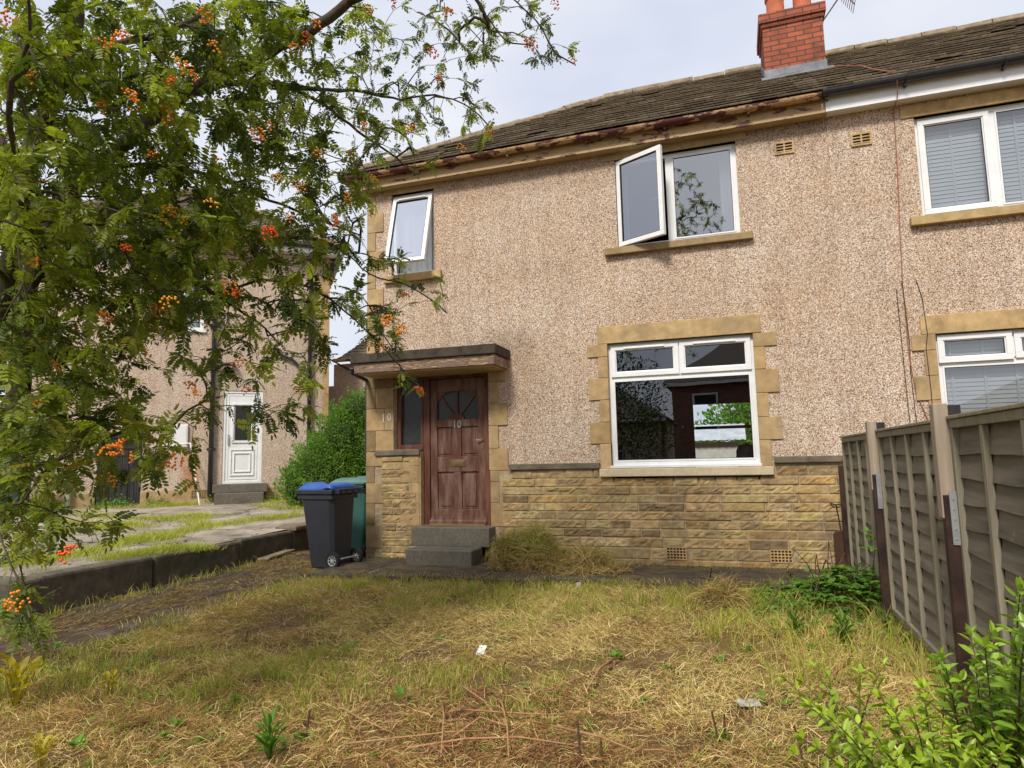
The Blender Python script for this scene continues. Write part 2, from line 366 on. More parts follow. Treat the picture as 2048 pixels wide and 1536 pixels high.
def m_soil():
    g = NG('lawn_soil'); f = g.noise(3, 8, .65); f2 = g.noise(40, 6, .7)
    c = g.ramp(f, [(.35, (.12, .075, .04)), (.5, (.20, .13, .065)), (.62, (.15, .12, .04))])
    c = g.mix(.6, c, g.ramp(f2, [(.3, (.45, .42, .4)), (.7, (1.3, 1.2, 1.1))]), 'MULTIPLY'); g.bump(f2, .8, .02); return g.fin(c, .95, .1)
tag(np_mesh('ground', V, F, np.ones((len(F), 3)), m_soil(), smooth=True), kind='structure', label='straw-covered garden ground in front of the houses')

def grid_sheet(name, poly_fn, xs, ys, zf, mat, label):
    gx, gy = np.meshgrid(xs, ys); n = len(xs); v = np.stack([gx.ravel(), gy.ravel(), zf(gx, gy).ravel()], 1); f = []
    for j in range(len(ys)-1):
        for i in range(n-1):
            if poly_fn((xs[i]+xs[i+1])/2, (ys[j]+ys[j+1])/2): f.append((j*n+i, j*n+i+1, (j+1)*n+i+1, (j+1)*n+i))
    return tag(np_mesh(name, v, f, np.ones((len(f), 3)), mat, smooth=True), kind='structure', label=label)
def m_mud():
    g = NG('muddy_old_drive'); f = g.noise(2.4, 7, .65, (1, .5, 1)); f2 = g.noise(9, 7, .7, (1.6, .5, 1)); f3 = g.noise(60, 4, .6)
    c = g.ramp(f2, [(.34, (.025, .015, .009)), (.48, (.075, .046, .028)), (.58, (.125, .092, .07)), (.74, (.21, .17, .14))])
    c = g.mix(g.ramp(f, [(.42, (0, 0, 0)), (.62, (.75, .75, .75))]), c, (.085, .060, .022))
    c = g.mix(.5, c, g.ramp(f3, [(.3, (.5, .5, .5)), (.7, (1.15, 1.15, 1.15))]), 'MULTIPLY'); g.bump(f2, .8, .03); return g.fin(c, .85, .2)
grid_sheet('driveway', lambda x, y: True, np.linspace(-6.2, -4.55, 20), np.linspace(-1, 8.6, 70), lambda x, y: gz(x, y)+.018-.03*np.clip((x+4.75)*5, 0, 1), m_mud(), 'muddy old driveway between the kerb wall and the lawn')
def m_conc(name, a, b, moss, crack=True):
    g = NG(name); f = g.noise(1.6, 7, .6); f2 = g.noise(24, 6, .65); c = g.ramp(f, [(.35, a), (.62, b)])
    c = g.mix(.5, c, g.ramp(f2, [(.3, (.55, .55, .55)), (.7, (1.15, 1.15, 1.15))]), 'MULTIPLY')
    c = g.mix(g.ramp(g.noise(4, 6, .7), [(.52, (0, 0, 0)), (.68, (.7, .7, .7))]), c, moss)
    if crack:
        v = g.n('ShaderNodeTexVoronoi', feature='DISTANCE_TO_EDGE'); v.inputs['Scale'].default_value = .42; dn = g.n('ShaderNodeTexNoise'); dn.inputs['Scale'].default_value = 2.2; g.l(g.co(), dn.inputs['Vector']); va = g.n('ShaderNodeVectorMath', operation='ADD'); g.l(g.co((1, 1.4, 1)), va.inputs[0]); g.l(dn.outputs['Color'], va.inputs[1]); g.l(va.outputs[0], v.inputs['Vector'])
        c = g.mix(g.ramp(v.outputs['Distance'], [(.003, (1, 1, 1)), (.010, (0, 0, 0))]), c, (.03, .028, .02))
    g.bump(f2, .4, .01); return g.fin(c, .85, .2)
sN = lambda x, y: (x-NP[0])*NN[0]+(y-NP[1])*NN[1]
grid_sheet('neighbouring_driveway', lambda x, y: sN(x, y) > -.15 and y > 4.5, np.linspace(-22, -6.3, 60), np.linspace(4.5, 16, 50), drive_z, m_conc('old_concrete', (.20, .165, .13), (.42, .36, .28), (.10, .085, .05)), 'raised cracked concrete drive of the neighbouring house')
grid_sheet('back_yard', lambda x, y: True, np.linspace(-9, -4.8, 8), np.linspace(9.6, 30, 12), lambda x, y: 0*x+.34, m_conc('back_concrete', (.14, .12, .10), (.25, .21, .17), (.08, .08, .04)), 'paved strip running back between the two houses')

# flagged path in front of the house: separate worn flags
pth = MB(); x = -4.75; rr = random.Random(3)
while x < 1.0:
    wd = rr.uniform(.55, .95); y0 = 6.62+.07*(x+4.7)*.9; y0 = min(y0, 7.08)
    for (ya, yb) in ((y0+rr.uniform(-.03, .03), 7.34), (7.35, 8.02)):
        k = rr.uniform(.8, 1.1); h = rr.uniform(.0, .012)
        pth.obox((x+.006, ya, -.10), (wd-.012, rr.uniform(-.012, .012), 0), (0, yb-ya, 0), (0, 0, .125+h), (k, k, k))
    x += wd
def m_flag():
    g = NG('mossy_flagstone'); f = g.noise(7, 7, .7); f2 = g.noise(3, 6, .65, (1, 1.6, 1)); c = g.ramp(f, [(.35, (.04, .03, .022)), (.65, (.10, .078, .056))])
    c = g.mix(.8, c, g.attr(), 'MULTIPLY'); c = g.mix(g.ramp(f2, [(.48, (0, 0, 0)), (.6, (.85, .85, .85))]), c, (.13, .095, .045)); g.bump(f, .5, .01); return g.fin(c, .85, .25)
tag(pth.build('flagstone_path', m_flag(), bevel=.008), kind='structure', label='dark mossy flagstones along the foot of the front wall')

# ------------------------------------------------------------------ masonry helpers
def wall_front(mb, x0, x1, z0, z1, y, holes, depth=.14, c=None, yb=None):
    xs = sorted({x0, x1, *[h[0] for h in holes], *[h[1] for h in holes]}); zs = sorted({z0, z1, *[h[2] for h in holes], *[h[3] for h in holes]})
    xs = [v for v in xs if x0 <= v <= x1]; zs = [v for v in zs if z0 <= v <= z1]
    for i in range(len(xs)-1):
        for j in range(len(zs)-1):
            cx, cz = (xs[i]+xs[i+1])/2, (zs[j]+zs[j+1])/2
            if any(h[0] < cx < h[1] and h[2] < cz < h[3] for h in holes): continue
            mb.add([(xs[i], y, zs[j]), (xs[i+1], y, zs[j]), (xs[i+1], y, zs[j+1]), (xs[i], y, zs[j+1])], [(0, 1, 2, 3)], c)
    for a, b, zc_, zd_ in holes:
        zc = max(zc_, z0); zd = min(zd_, z1); d = y+depth
        if zc >= zd: continue
        mb.add([(a, y, zc), (a, d, zc), (a, d, zd), (a, y, zd)], [(3, 2, 1, 0)], c); mb.add([(b, y, zc), (b, d, zc), (b, d, zd), (b, y, zd)], [(0, 1, 2, 3)], c)
        if zd_ < z1-1e-4: mb.add([(a, y, zd), (b, y, zd), (b, d, zd), (a, d, zd)], [(0, 3, 2, 1)], c)
        if zc_ > z0+1e-4: mb.add([(a, y, zc), (b, y, zc), (b, d, zc), (a, d, zc)], [(0, 1, 2, 3)], c)

def rock_stone(mb, x0, x1, z0, z1, y, rnd, c):
    """pitch-faced stone: crisp arris close to the joint, broken face inside, edges tucked into the mortar"""
    g = .006; x0 += g; x1 -= g; z0 += g; z1 -= g; w_, h_ = x1-x0, z1-z0; n = max(2, int(w_/.034)); m = max(2, int(h_/.028)); b = .007
    us = [0, b/w_]+[b/w_+(1-2*b/w_)*i/n for i in range(1, n)]+[1-b/w_, 1]; vs_ = [0, b/h_]+[b/h_+(1-2*b/h_)*j/m for j in range(1, m)]+[1-b/h_, 1]
    base = rnd.uniform(.006, .013); sx, sz = rnd.uniform(-.008, .008), rnd.uniform(-.006, .010); amp = rnd.choice((.003, .006, .009)); cut = rnd.uniform(.2, .8); stp = rnd.choice((0, 0, .006)); N = len(us); Mr = len(vs_); vs = []
    for j, v in enumerate(vs_):
        for i, u in enumerate(us):
            rim = i in (0, N-1) or j in (0, Mr-1); inner = not rim and 1 < i < N-2 and 1 < j < Mr-2
            h = -.002 if rim else base+sx*(u-.5)+sz*(v-.5)+(rnd.uniform(-amp, amp) if inner else rnd.uniform(-.0015, .0015))+(stp if v > cut+.15*math.sin(u*9+base*900) else 0)
            vs.append((x0+w_*u+(rnd.uniform(-.008, .008) if inner else rnd.uniform(-.0015, .0015)), y-h, z0+h_*v+(rnd.uniform(-.006, .006) if inner else rnd.uniform(-.002, .002))))
    mb.add(vs, [(j*N+i, j*N+i+1, (j+1)*N+i+1, (j+1)*N+i) for j in range(Mr-1) for i in range(N-1)], c)

def stone_col(rnd):
    k = rnd.uniform(.68, 1.12); t = rnd.random()
    if t < .14: return (.58*k, .55*k, .56*k)
    if t < .28: return (.82*k, .72*k, .62*k)
    if t < .36: return (1.10*k, .92*k, .70*k)
    return (k*rnd.uniform(.94, 1.10), k*rnd.uniform(.93, 1.02), k*rnd.uniform(.78, 1.0))

def courses(mb, x0, x1, z0, z1, y, rnd, holes=(), hs=None):
    z = z0; i = 0
    while z < z1-.02:
        h = hs[i] if hs and i < len(hs) else rnd.uniform(.088, .108)
        if z1-(z+h) < .05: h = z1-z
        x = x0
        while x < x1-.01:
            wd = rnd.choice((.18, .26, .32, .38, .45, .55))*rnd.uniform(.85, 1.15)
            nx_ = min(x+wd, x1)
            if x1-nx_ < .09: nx_ = x1
            for hh in sorted(holes):
                if hh[2] < z+h/2 < hh[3]:
                    if x < hh[0] < nx_: nx_ = hh[0]
                    if hh[0]-1e-6 <= x < hh[1]: x = hh[1]; nx_ = max(nx_, min(x+wd, x1))
            if nx_-x > .05 and x < x1-.01: rock_stone(mb, x, nx_, z, z+h, y, rnd, stone_col(rnd))
            x = max(nx_, x+.01)
        z += h; i += 1

# ------------------------------------------------------------------ windows and doors
def bars(mb, x0, x1, z0, z1, y0, y1, w_, inner=.012):
    """rectangular frame with a stepped inner edge"""
    mb.box(x0, x1, y0, y1, z0, z0+w_); mb.box(x0, x1, y0, y1, z1-w_, z1)
    mb.box(x0, x0+w_, y0, y1, z0+w_, z1-w_); mb.box(x1-w_, x1, y0, y1, z0+w_, z1-w_)
    if inner:
        a = w_; b = w_+inner; ya = y0+.012
        mb.box(x0+a, x1-a, ya, y1, z0+a, z0+b); mb.box(x0+a, x1-a, ya, y1, z1-b, z1-a)
        mb.box(x0+a, x0+b, ya, y1, z0+b, z1-b); mb.box(x1-b, x1-a, ya, y1, z0+b, z1-b)
def gasket(mb, x0, x1, z0, z1, y):
    t = .006; mb.box(x0, x1, y, y+.008, z0, z0+t); mb.box(x0, x1, y, y+.008, z1-t, z1); mb.box(x0, x0+t, y, y+.008, z0+t, z1-t); mb.box(x1-t, x1, y, y+.008, z0+t, z1-t)

def lath_roof(parts, name, mat, parent, world=True):
    """parts: list of (corner list bl, br, tr, tl) slopes covered with overlapping tile courses"""
    mb = MB()
    rnd = random.Random(11)
    for bl, br, tr, tl, ch in parts:
        bl, br, tr, tl = map(Vector, (bl, br, tr, tl)); up = ((tl+tr)/2-(bl+br)/2); L = up.length
        nrm = (br-bl).normalized().cross(up.normalized()); nrm = nrm if nrm.z > 0 else -nrm
        n = max(2, int(L/ch))
        for i in range(n):
            a0, a1 = i/n, (i+1)/n
            p0 = bl.lerp(tl, a0); p1 = br.lerp(tr, a0); q0 = bl.lerp(tl, a1); q1 = br.lerp(tr, a1)
            W = (p1-p0).length; m = max(1, int(W/.26)); off = (i % 2)*.5
            ts = sorted({0.0, 1.0, *[min(1, max(0, (k+off)/m)) for k in range(m+1)]})
            for t0, t1 in zip(ts[:-1], ts[1:]):
                if t1-t0 < 1e-4: continue
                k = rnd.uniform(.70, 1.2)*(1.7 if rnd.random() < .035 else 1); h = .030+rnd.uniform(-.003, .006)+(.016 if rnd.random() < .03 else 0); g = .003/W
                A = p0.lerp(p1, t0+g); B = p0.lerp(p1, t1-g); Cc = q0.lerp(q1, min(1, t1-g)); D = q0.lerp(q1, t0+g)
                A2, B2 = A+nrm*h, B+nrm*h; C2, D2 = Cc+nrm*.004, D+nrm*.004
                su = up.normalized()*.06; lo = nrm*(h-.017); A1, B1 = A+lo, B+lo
                mb.add([A1, B1, B2, A2], [(0, 1, 2, 3)], (1.5*k, 1.38*k, 1.2*k)); mb.add([A1, B1, B1+su, A1+su], [(0, 3, 2, 1)], (.5*k, .5*k, .45*k))  # light painted in: butt edge coloured paler, underside darker as a shade gap
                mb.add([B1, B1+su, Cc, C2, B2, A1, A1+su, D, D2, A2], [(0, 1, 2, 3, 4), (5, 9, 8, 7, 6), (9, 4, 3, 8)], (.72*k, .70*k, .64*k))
    return mb.build(name, mat, parent, world)
def ridge_run(mb, p, q, r=.11, seg=.45, rnd=random.Random(5)):
    p, q = Vector(p), Vector(q); L = (q-p).length; n = max(1, int(L/seg))
    for i in range(n):
        a = p.lerp(q, i/n); b = p.lerp(q, (i+1)/n-.012/L); dz = Vector((0, 0, rnd.uniform(-.01, .012)))
        mb.tube([a+dz, b+dz+Vector((0, 0, .008))], [r*rnd.uniform(.95, 1.05), r*.97], 10)

# ------------------------------------------------------------------ the house
HX0, HX1, FY = -4.77, 1.18, 8.0
house = tag(empty('house', (-1.8, FY, 0)), 'pebbledashed end house with stone base, brown door and peeling gutter', 'house')
wb = (-1.43, .25, 1.14, 2.66); wu = (-1.25, .19, 3.84, 4.98); ws = (-4.40, -3.75, 3.83, 5.0)
porch = (-4.36, -2.97, .0, 2.44)
mb = MB(); wall_front(mb, HX0, HX1, 1.15, 5.22, FY, [wb, wu, ws, (porch[0], -3.0, 1.0, 2.44)], .16)
mb.add([(HX0, FY, 0), (HX0, FY, 5.22), (HX0, 14.3, 5.22), (HX0, 14.3, 0)], [(0, 1, 2, 3)])
mb.build('wall', M['dash'], house)
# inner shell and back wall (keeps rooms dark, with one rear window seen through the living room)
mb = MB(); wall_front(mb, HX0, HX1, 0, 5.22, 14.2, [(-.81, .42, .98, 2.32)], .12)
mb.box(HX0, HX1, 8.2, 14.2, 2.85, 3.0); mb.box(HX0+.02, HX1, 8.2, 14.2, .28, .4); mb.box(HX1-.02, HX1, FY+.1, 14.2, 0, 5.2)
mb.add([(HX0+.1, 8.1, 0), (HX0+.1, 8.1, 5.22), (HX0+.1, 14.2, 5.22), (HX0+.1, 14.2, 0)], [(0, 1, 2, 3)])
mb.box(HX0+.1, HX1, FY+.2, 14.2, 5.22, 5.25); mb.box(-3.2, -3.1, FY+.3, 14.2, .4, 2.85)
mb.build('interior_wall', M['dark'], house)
# stone base
rnd = random.Random(21); mb = MB()
wall_front(mb, HX0+.01, HX1, -.1, 1.18, FY-.012, [(-3.97, -2.97, -.2, 1.3), (wb[0], wb[1], 1.0, 1.3)], .3, (.86, .90, 1.15))
H = [.13, .13, .115, .1, .1, .1, .1, .095, .1, .1, .115]
LV = [(-.80, -.55, .1, .26), (.31, .56, .08, .25)]
courses(mb, -2.83, HX1-.02, -.04, 1.15, FY-.012, rnd, holes=[(-2.95, -2.7, .99, 1.2)]+[(v[0], v[1], .09, .22) for v in LV]+[(-1.58, .4, 1.04, 1.2)], hs=H)
mb.build('stone_base', M['stone'], house); mb = MB(); courses(mb, -4.55, -4.02, -.02, 1.36, FY-.012, rnd)
mb.build('dwarf_wall', M['stone'], house)
# dwarf wall infill + plinth course
mb = MB(); mb.box(-4.75, -3.97, FY-.008, FY+.3, 1.1, 1.40, (1.1, 1, .95)); mb.box(-3.985, -3.965, FY-.01, FY+.28, .42, 1.4, (1.1, 1, .95)); mb.build('dwarf_wall', M['stone'], house)
# dressed quoins and jambs
rnd = random.Random(5)
def blk(mb, x0, x1, z0, z1, y=FY, p=.017, d=.1, k=None):
    k = k or rnd.uniform(.86, 1.06); q = rnd.uniform(.92, 1.0); mb.box(x0+.002, x1-.002, y-p, y+d, z0+.0025, z1-.0025, (k, k*q, k*q*q))
mb = MB()
# corner column, alternate widths
mj = MB()
zs = [-.04, .14, .44, .73, 1.0, 1.22, 1.52, 1.80, 2.09, 2.36, 2.60]
for i in range(len(zs)-1):
    wd = (.12, .25)[i % 2]
    if zs[i] < 1.36:
        blk(mb, HX0-.012, HX0+wd, zs[i], min(zs[i+1], 1.42) if zs[i+1] > 1.36 else zs[i+1], p=.022, k=.58 if wd < .2 else .82); 
        w2 = (.13, .26)[(i+1) % 2]
        if zs[i+1] > .4: blk(mj, -3.985-w2*.0-.02-w2, -3.985, max(zs[i], .43) if zs[i] < .43 else zs[i], min(zs[i+1], 1.36), p=.022)
mj.build('jamb', M['quoin'], house, bevel=.004)
zz = [1.42, 1.70, 2.0, 2.28, 2.46]
for i in range(4):
    s = (.13, .27, .13, .2)[i]; blk(mb, HX0-.012, HX0+s, zz[i], zz[i+1], p=.02, k=(.5, .95, .5, .42)[i]); blk(mb, HX0+s, porch[0]+.0, zz[i], zz[i+1], p=.02, d=.2, k=(.95, 1, .8, .5)[i])
mb.build('quoins', M['quoin'], house, bevel=.004); mb = MB()
z = 2.6; i = 0
while z < 5.14:
    h = .27; blk(mb, HX0-.012, HX0+(.125, .25)[i % 2], z, min(z+h, 5.16), p=.014); z += h; i += 1
mb.build('quoins', M['quoin'], house, bevel=.004); mb = MB()
# right jamb of the door
zz = [.44, .74, 1.0, 1.14, 1.42, 1.71, 2.0, 2.28, 2.44]
for i in range(len(zz)-1):
    s = (.12, .27)[(i+1) % 2] if i != 2 else .12
    if i in (3, 5, 7): s = .245
    if i in (4, 6): s = .12
    blk(mb, -2.985, -2.985+s, zz[i], zz[i+1], p=.02, d=.28)
mb.build('jamb', M['quoin'], house, bevel=.004)
# dado coping
mb = MB(); mb.box(-2.72, wb[0]-.14, FY-.055, FY+.05, 1.145, 1.215, (.95, .95, .95)); mb.build('coping', M['darkstone'], house, bevel=.006); mb = MB(); mb.box(wb[1]+.14, HX1-.02, FY-.055, FY+.05, 1.175, 1.245, (1.0, .95, .95)); mb.build('coping', M['darkstone'], house, bevel=.006); mb = MB()
mb.box(-4.64, -3.97, FY-.05, FY+.1, 1.362, 1.425, (1, 1, 1)); mb.box(HX0+.05, -3.99, FY-.03, FY+.1, 1.425, 1.437, (1.6, 1.5, 1.4)); mb.build('coping', M['darkstone'], house, bevel=.006)

def window(parent, x0, x1, z0, z1, y=FY, lintel=None, sill=None, lmat='quoin', smat='quoin'):
    """outer frame = the window part itself; children added by the caller"""
    mb = MB(); fy = y+.055
    mb.box(x0, x1, fy, fy+.07, z0, z0+.05); mb.box(x0, x1, fy, fy+.07, z1-.05, z1)
    mb.box(x0, x0+.05, fy, fy+.07, z0+.05, z1-.05); mb.box(x1-.05, x1, fy, fy+.07, z0+.05, z1-.05)
    return mb, fy
def finish_window(mb, parent, name='window'):
    return mb.build(name, M['upvc'], parent, bevel=.003)
def pane(parent, x0, x1, z0, z1, y, mat='glass'):
    p = MB(); p.add([(x0, y, z0), (x1, y, z0), (x1, y, z1), (x0, y, z1)], [(0, 1, 2, 3)]); return p.build('pane', M[mat], parent)
def sash_closed(parent, x0, x1, z0, z1, fy, mat='glass', w_=.055, vent=False):
    s = MB(); bars(s, x0, x1, z0, z1, fy-.022, fy+.03, w_); o = s.build('sash', M['upvc'], parent, bevel=.003)
    g = MB(); gasket(g, x0+w_+.012, x1-w_-.012, z0+w_+.012, z1-w_-.012, fy-.002); g.build('seal', M['seal'], parent)
    pane(parent, x0+w_+.01, x1-w_-.01, z0+w_+.01, z1-w_-.01, fy+.004, mat)
    if vent:
        v = MB(); c = (x0+x1)/2; h = (x1-x0)*.3; v.box(c-h, c+h, fy-.034, fy-.022, z1-.045, z1-.026); v.build('trickle_vent', M['upvc'], parent, bevel=.003)
    return o
def fixed_pane(parent, x0, x1, z0, z1, fy, mat='glass'):
    s = MB(); b = .018
    s.box(x0, x1, fy-.006, fy+.03, z0, z0+b); s.box(x0, x1, fy-.006, fy+.03, z1-b, z1); s.box(x0, x0+b, fy-.006, fy+.03, z0+b, z1-b); s.box(x1-b, x1, fy-.006, fy+.03, z0+b, z1-b)
    s.build('glazing_bead', M['upvc'], parent); g = MB(); gasket(g, x0+b, x1-b, z0+b, z1-b, fy+.0); g.build('seal', M['seal'], parent)
    pane(parent, x0+b-.002, x1-b+.002, z0+b-.002, z1-b+.002, fy+.006, mat)

# --- living-room window
x0, x1, z0, z1 = wb; mb, fy = window(house, x0, x1, z0+.03, z1)
cx = -.585; tz = 2.235
mb.box(x0+.05, x1-.05, fy, fy+.07, tz-.03, tz+.03); mb.box(cx-.025, cx+.025, fy, fy+.07, tz+.03, z1-.05)
mb.box(x0-.01, x1+.01, fy-.10, fy+.05, z0+.005, z0+.035)
win = finish_window(mb, house)
sash_closed(win, x0+.03, cx-.006, tz+.01, z1-.03, fy, vent=True); sash_closed(win, cx+.006, x1-.03, tz+.01, z1-.03, fy, vent=True)
fixed_pane(win, x0+.05, x1-.05, z0+.08, tz-.03, fy)
sl = MB(); sl.box(x0-.14, x1+.13, FY-.07, FY+.06, 1.045, 1.14, (1, 1, 1)); sl.build('sill', M['pale_sill'], win, bevel=.008)
ln = MB(); ln.box(x0-.12, x1+.09, FY-.014, FY+.15, z1, z1+.215, (1.06, 1.05, 1.0)); ln.build('lintel', M['quoin'], win, bevel=.005)
mb = MB(); mb2 = MB(); rnd = random.Random(9)
for (a, b, wdt) in ((2.50, 2.66, .25), (2.24, 2.50, .12), (1.97, 2.24, .25), (1.70, 1.97, .12), (1.44, 1.70, .25)):
    blk(mb, x0-wdt, x0, a, b, d=.06); blk(mb2, x1, x1+wdt, a-.005, b-.005, d=.06)
mb.box(x0-.128, x0, FY-.017, FY+.06, 1.142, 1.438, (1.25, 1.22, 1.3)); blk(mb2, x1, x1+.12, 1.14, 1.435, d=.06); mb2.build('jamb', M['quoin'], win, bevel=.004)
mb.build('jamb', M['quoin'], win, bevel=.004)
# --- bedroom window: left casement open, right pane fixed
x0, x1, z0, z1 = wu; mb, fy = window(house, x0, x1, z0, z1); cx = -.60
mb.box(cx-.04, cx+.04, fy, fy+.07, z0+.05, z1-.05); win = finish_window(mb, house)
fixed_pane(win, cx+.04, x1-.05, z0+.05, z1-.05, fy, 'glass_up')
def open_sash(parent, hinge, wv, hv, nv, W, Hh, mat, w_=.055, vent=False):
    """sash hanging in a rotated plane: hinge corner, width dir, height dir, outward normal"""
    hinge, wv, hv, nv = map(Vector, (hinge, wv, hv, nv)); s = MB(); t = .05
    ob = lambda a, b, c_, d, s_: s_.obox(hinge+wv*a+hv*c_-nv*t/2, wv*(b-a), hv*(d-c_), nv*t)
    ob(0, W, 0, w_, s); ob(0, W, Hh-w_, Hh, s); ob(0, w_, w_, Hh-w_, s); ob(W-w_, W, w_, Hh-w_, s)
    s.build('sash', M['upvc'], parent, bevel=.004)
    g = MB(); e = .007
    for a, b, c_, d in ((w_, W-w_, w_, w_+e), (w_, W-w_, Hh-w_-e, Hh-w_), (w_, w_+e, w_+e, Hh-w_-e), (W-w_-e, W-w_, w_+e, Hh-w_-e)):
        g.obox(hinge+wv*a+hv*c_-nv*.018, wv*(b-a), hv*(d-c_), nv*.036)
    g.build('seal', M['seal'], parent)
    p = MB(); q = hinge+nv*.004
    p.add([q+wv*w_+hv*w_, q+wv*(W-w_)+hv*w_, q+wv*(W-w_)+hv*(Hh-w_), q+wv*w_+hv*(Hh-w_)], [(0, 1, 2, 3)]); p.build('pane', M[mat], parent)
    if vent:
        v = MB(); v.obox(hinge+wv*W*.15+hv*(Hh-.046)+nv*.025, wv*W*.7, hv*.02, nv*.012); v.build('trickle_vent', M['upvc'], parent)
ang = R(27)
open_sash(win, (x0+.02, fy-.03, z0+.02), (math.cos(ang), -math.sin(ang), 0), (0, 0, 1), (-math.sin(ang), -math.cos(ang), 0), cx-x0-.0, z1-z0-.04, 'glass_up')
hd = MB(); hx = x0+.02+(cx-x0-.09)*math.cos(ang); hy = fy-.03-(cx-x0-.09)*math.sin(ang); hd.tube([(hx, hy+.05, 4.35), (hx-.07, hy+.08, 4.35)], .008, 6); hd.build('handle', M['upvc'], win)
sl = MB(); sl.box(x0-.16, x1+.13, FY-.07, FY+.06, z0-.085, z0, (.72, .72, .74)); sl.build('sill', M['quoin'], win, bevel=.006)
ln = MB(); ln.box(x0-.17, x1+.12, FY-.014, FY+.15, z1, z1+.15, (.85, .85, .85)); ln.build('lintel', M['quoin'], win, bevel=.005)
def curtain(parent, x0, x1, z0, z1, y, name='net_curtain', fold=.02, mat='net'):
    n = max(6, int((x1-x0)/.012)); vs = []; 
    for j in (0, 1):
        for i in range(n+1):
            xx = x0+(x1-x0)*i/n; vs.append((xx, y+fold*math.sin(i*.9)+.01*math.sin(i*.37), (z0, z1)[j]))
    c_ = MB(); c_.add(vs, [(i, i+1, n+2+i, n+1+i) for i in range(n)]); return c_.build(name, M[mat], parent, smooth=True)
curtain(win, x1-.2, x1-.04, z0+.05, z1-.05, fy+.16); curtain(win, x0+.04, x0+.12, z0+.05, z1-.05, fy+.16)
# --- small window over the porch: top-hung sash pushed out at the foot
x0, x1, z0, z1 = ws; mb, fy = window(house, x0, x1, z0, z1); win = finish_window(mb, house)
ang = R(15)
open_sash(win, (x0+.03, fy-.03-math.sin(ang)*(z1-z0-.12), z1-.06-math.cos(ang)*(z1-z0-.12)), (1, 0, 0), (0, math.sin(ang), math.cos(ang)), (0, -math.cos(ang), math.sin(ang)), x1-x0-.05, z1-z0-.12, 'glass_sky', vent=True)
sl = MB(); sl.box(x0-.1, x1+.12, FY-.06, FY+.06, z0-.1, z0, (1.12, 1.1, 1.05)); sl.build('sill', M['quoin'], win, bevel=.006)
ln = MB(); ln.box(x0-.15, x1+.16, FY-.014, FY+.15, z1, z1+.15, (.95, .95, .9)); ln.build('lintel', M['quoin'], win, bevel=.005)
curtain(win, x0+.05, x1-.10, z0+.05, z1-.05, fy+.1)
# --- front door with side light
DY = FY+.10
mb = MB(); mb.box(-3.97, -3.875, DY-.02, DY+.08, .44, 2.44); mb.box(-3.09, -2.985, DY-.02, DY+.08, .44, 2.44); mb.box(-3.875, -3.09, DY-.02, DY+.08, 2.37, 2.44)
mb.box(-4.36, -4.30, DY-.03, DY+.07, 1.437, 2.44); mb.box(-4.30, -3.97, DY-.03, DY+.07, 1.437, 1.50); mb.box(-4.30, -3.97, DY-.03, DY+.07, 2.38, 2.44); mb.box(-4.0, -3.97, DY-.03, DY+.07, 1.5, 2.38)
mb.box(-4.345, -3.985, DY-.045, DY-.0301, 1.427, 1.447)
df = mb.build('door_frame', M['doorframe'], house, bevel=.004)
mb = MB(); mb.add([(-4.31, DY+.02, 1.49), (-3.99, DY+.02, 1.49), (-3.99, DY+.02, 2.39), (-4.31, DY+.02, 2.39)], [(0, 1, 2, 3)]); mb.build('side_light', M['frost'], df)
dx0, dx1, dz0, dz1 = -3.872, -3.093, .49, 2.365; mb = MB(); dy = DY
lock = .115; mid = (dx0+dx1)/2; ym = lambda a: (dy, dy+.045)
rails = [(dz0, dz0+.16), (dz0+.64, dz0+.84), (dz0+1.23, dz0+1.33), (dz1-.17, dz1)]
mb.box(dx0, dx0+.1, dy, dy+.045, dz0, dz1); mb.box(dx1-.1, dx1, dy, dy+.045, dz0, dz1)
for a, b in rails: mb.box(dx0+.1, dx1-.1, dy, dy+.045, a, b)
for a, b in ((rails[0][1], rails[1][0]), (rails[1][1], rails[2][0])):
    mb.box(mid-.055, mid+.055, dy, dy+.045, a, b)
    for u, v in ((dx0+.1, mid-.055), (mid+.055, dx1-.1)):
        mb.box(u, v, dy+.020, dy+.04, a, b); mb.box(u+.035, v-.035, dy+.010, dy+.03, a+.035, b-.035)
door = mb.build('door', M['door'], house, bevel=.006)
wbd = MB(); wbd.obox((dx0-.01, dy-.035, dz0-.03), (dx1-dx0+.02, 0, 0), (0, .035, .03), (0, -.0, .035)); wbd.box(dx0, dx1, dy-.012, dy-.001, dz0+.02, dz0+.05); wbd.build('weather_bar', M['door'], door, bevel=.003)
g = MB(); gz0, gz1 = rails[2][1], rails[3][0]; g.add([(dx0+.1, dy+.03, gz0), (dx1-.1, dy+.03, gz0), (dx1-.1, dy+.03, gz1), (dx0+.1, dy+.03, gz1)], [(0, 1, 2, 3)]); g.build('fanlight_glass', M['frost'], door)
g = MB(); hub = (mid, gz0)     # sunburst bars
ptsf = [(mid+.10*math.cos(a), dy+.004, gz0+.075*math.sin(a)) for a in np.linspace(0, math.pi, 12)]
g.add([(mid, dy+.004, gz0)]+ptsf, [(0, i+1, i+2) for i in range(11)]); g.add([(p[0], dy+.03, p[2]) for p in ptsf]+ptsf, [(i, i+1, i+13, i+12) for i in range(11)])
for a, Lb in ((R(90), gz1-gz0+.01), (R(128), .42), (R(52), .42)):
    d = Vector((math.cos(a), 0, math.sin(a))); n_ = Vector((-d.z, 0, d.x)); o_ = Vector((mid, dy+.008, gz0))+d*.07-n_*.011; Lb = min(Lb, (gz1-gz0)/d.z)-.07
    g.obox(o_, d*Lb, n_*.022, Vector((0, .022, 0)))
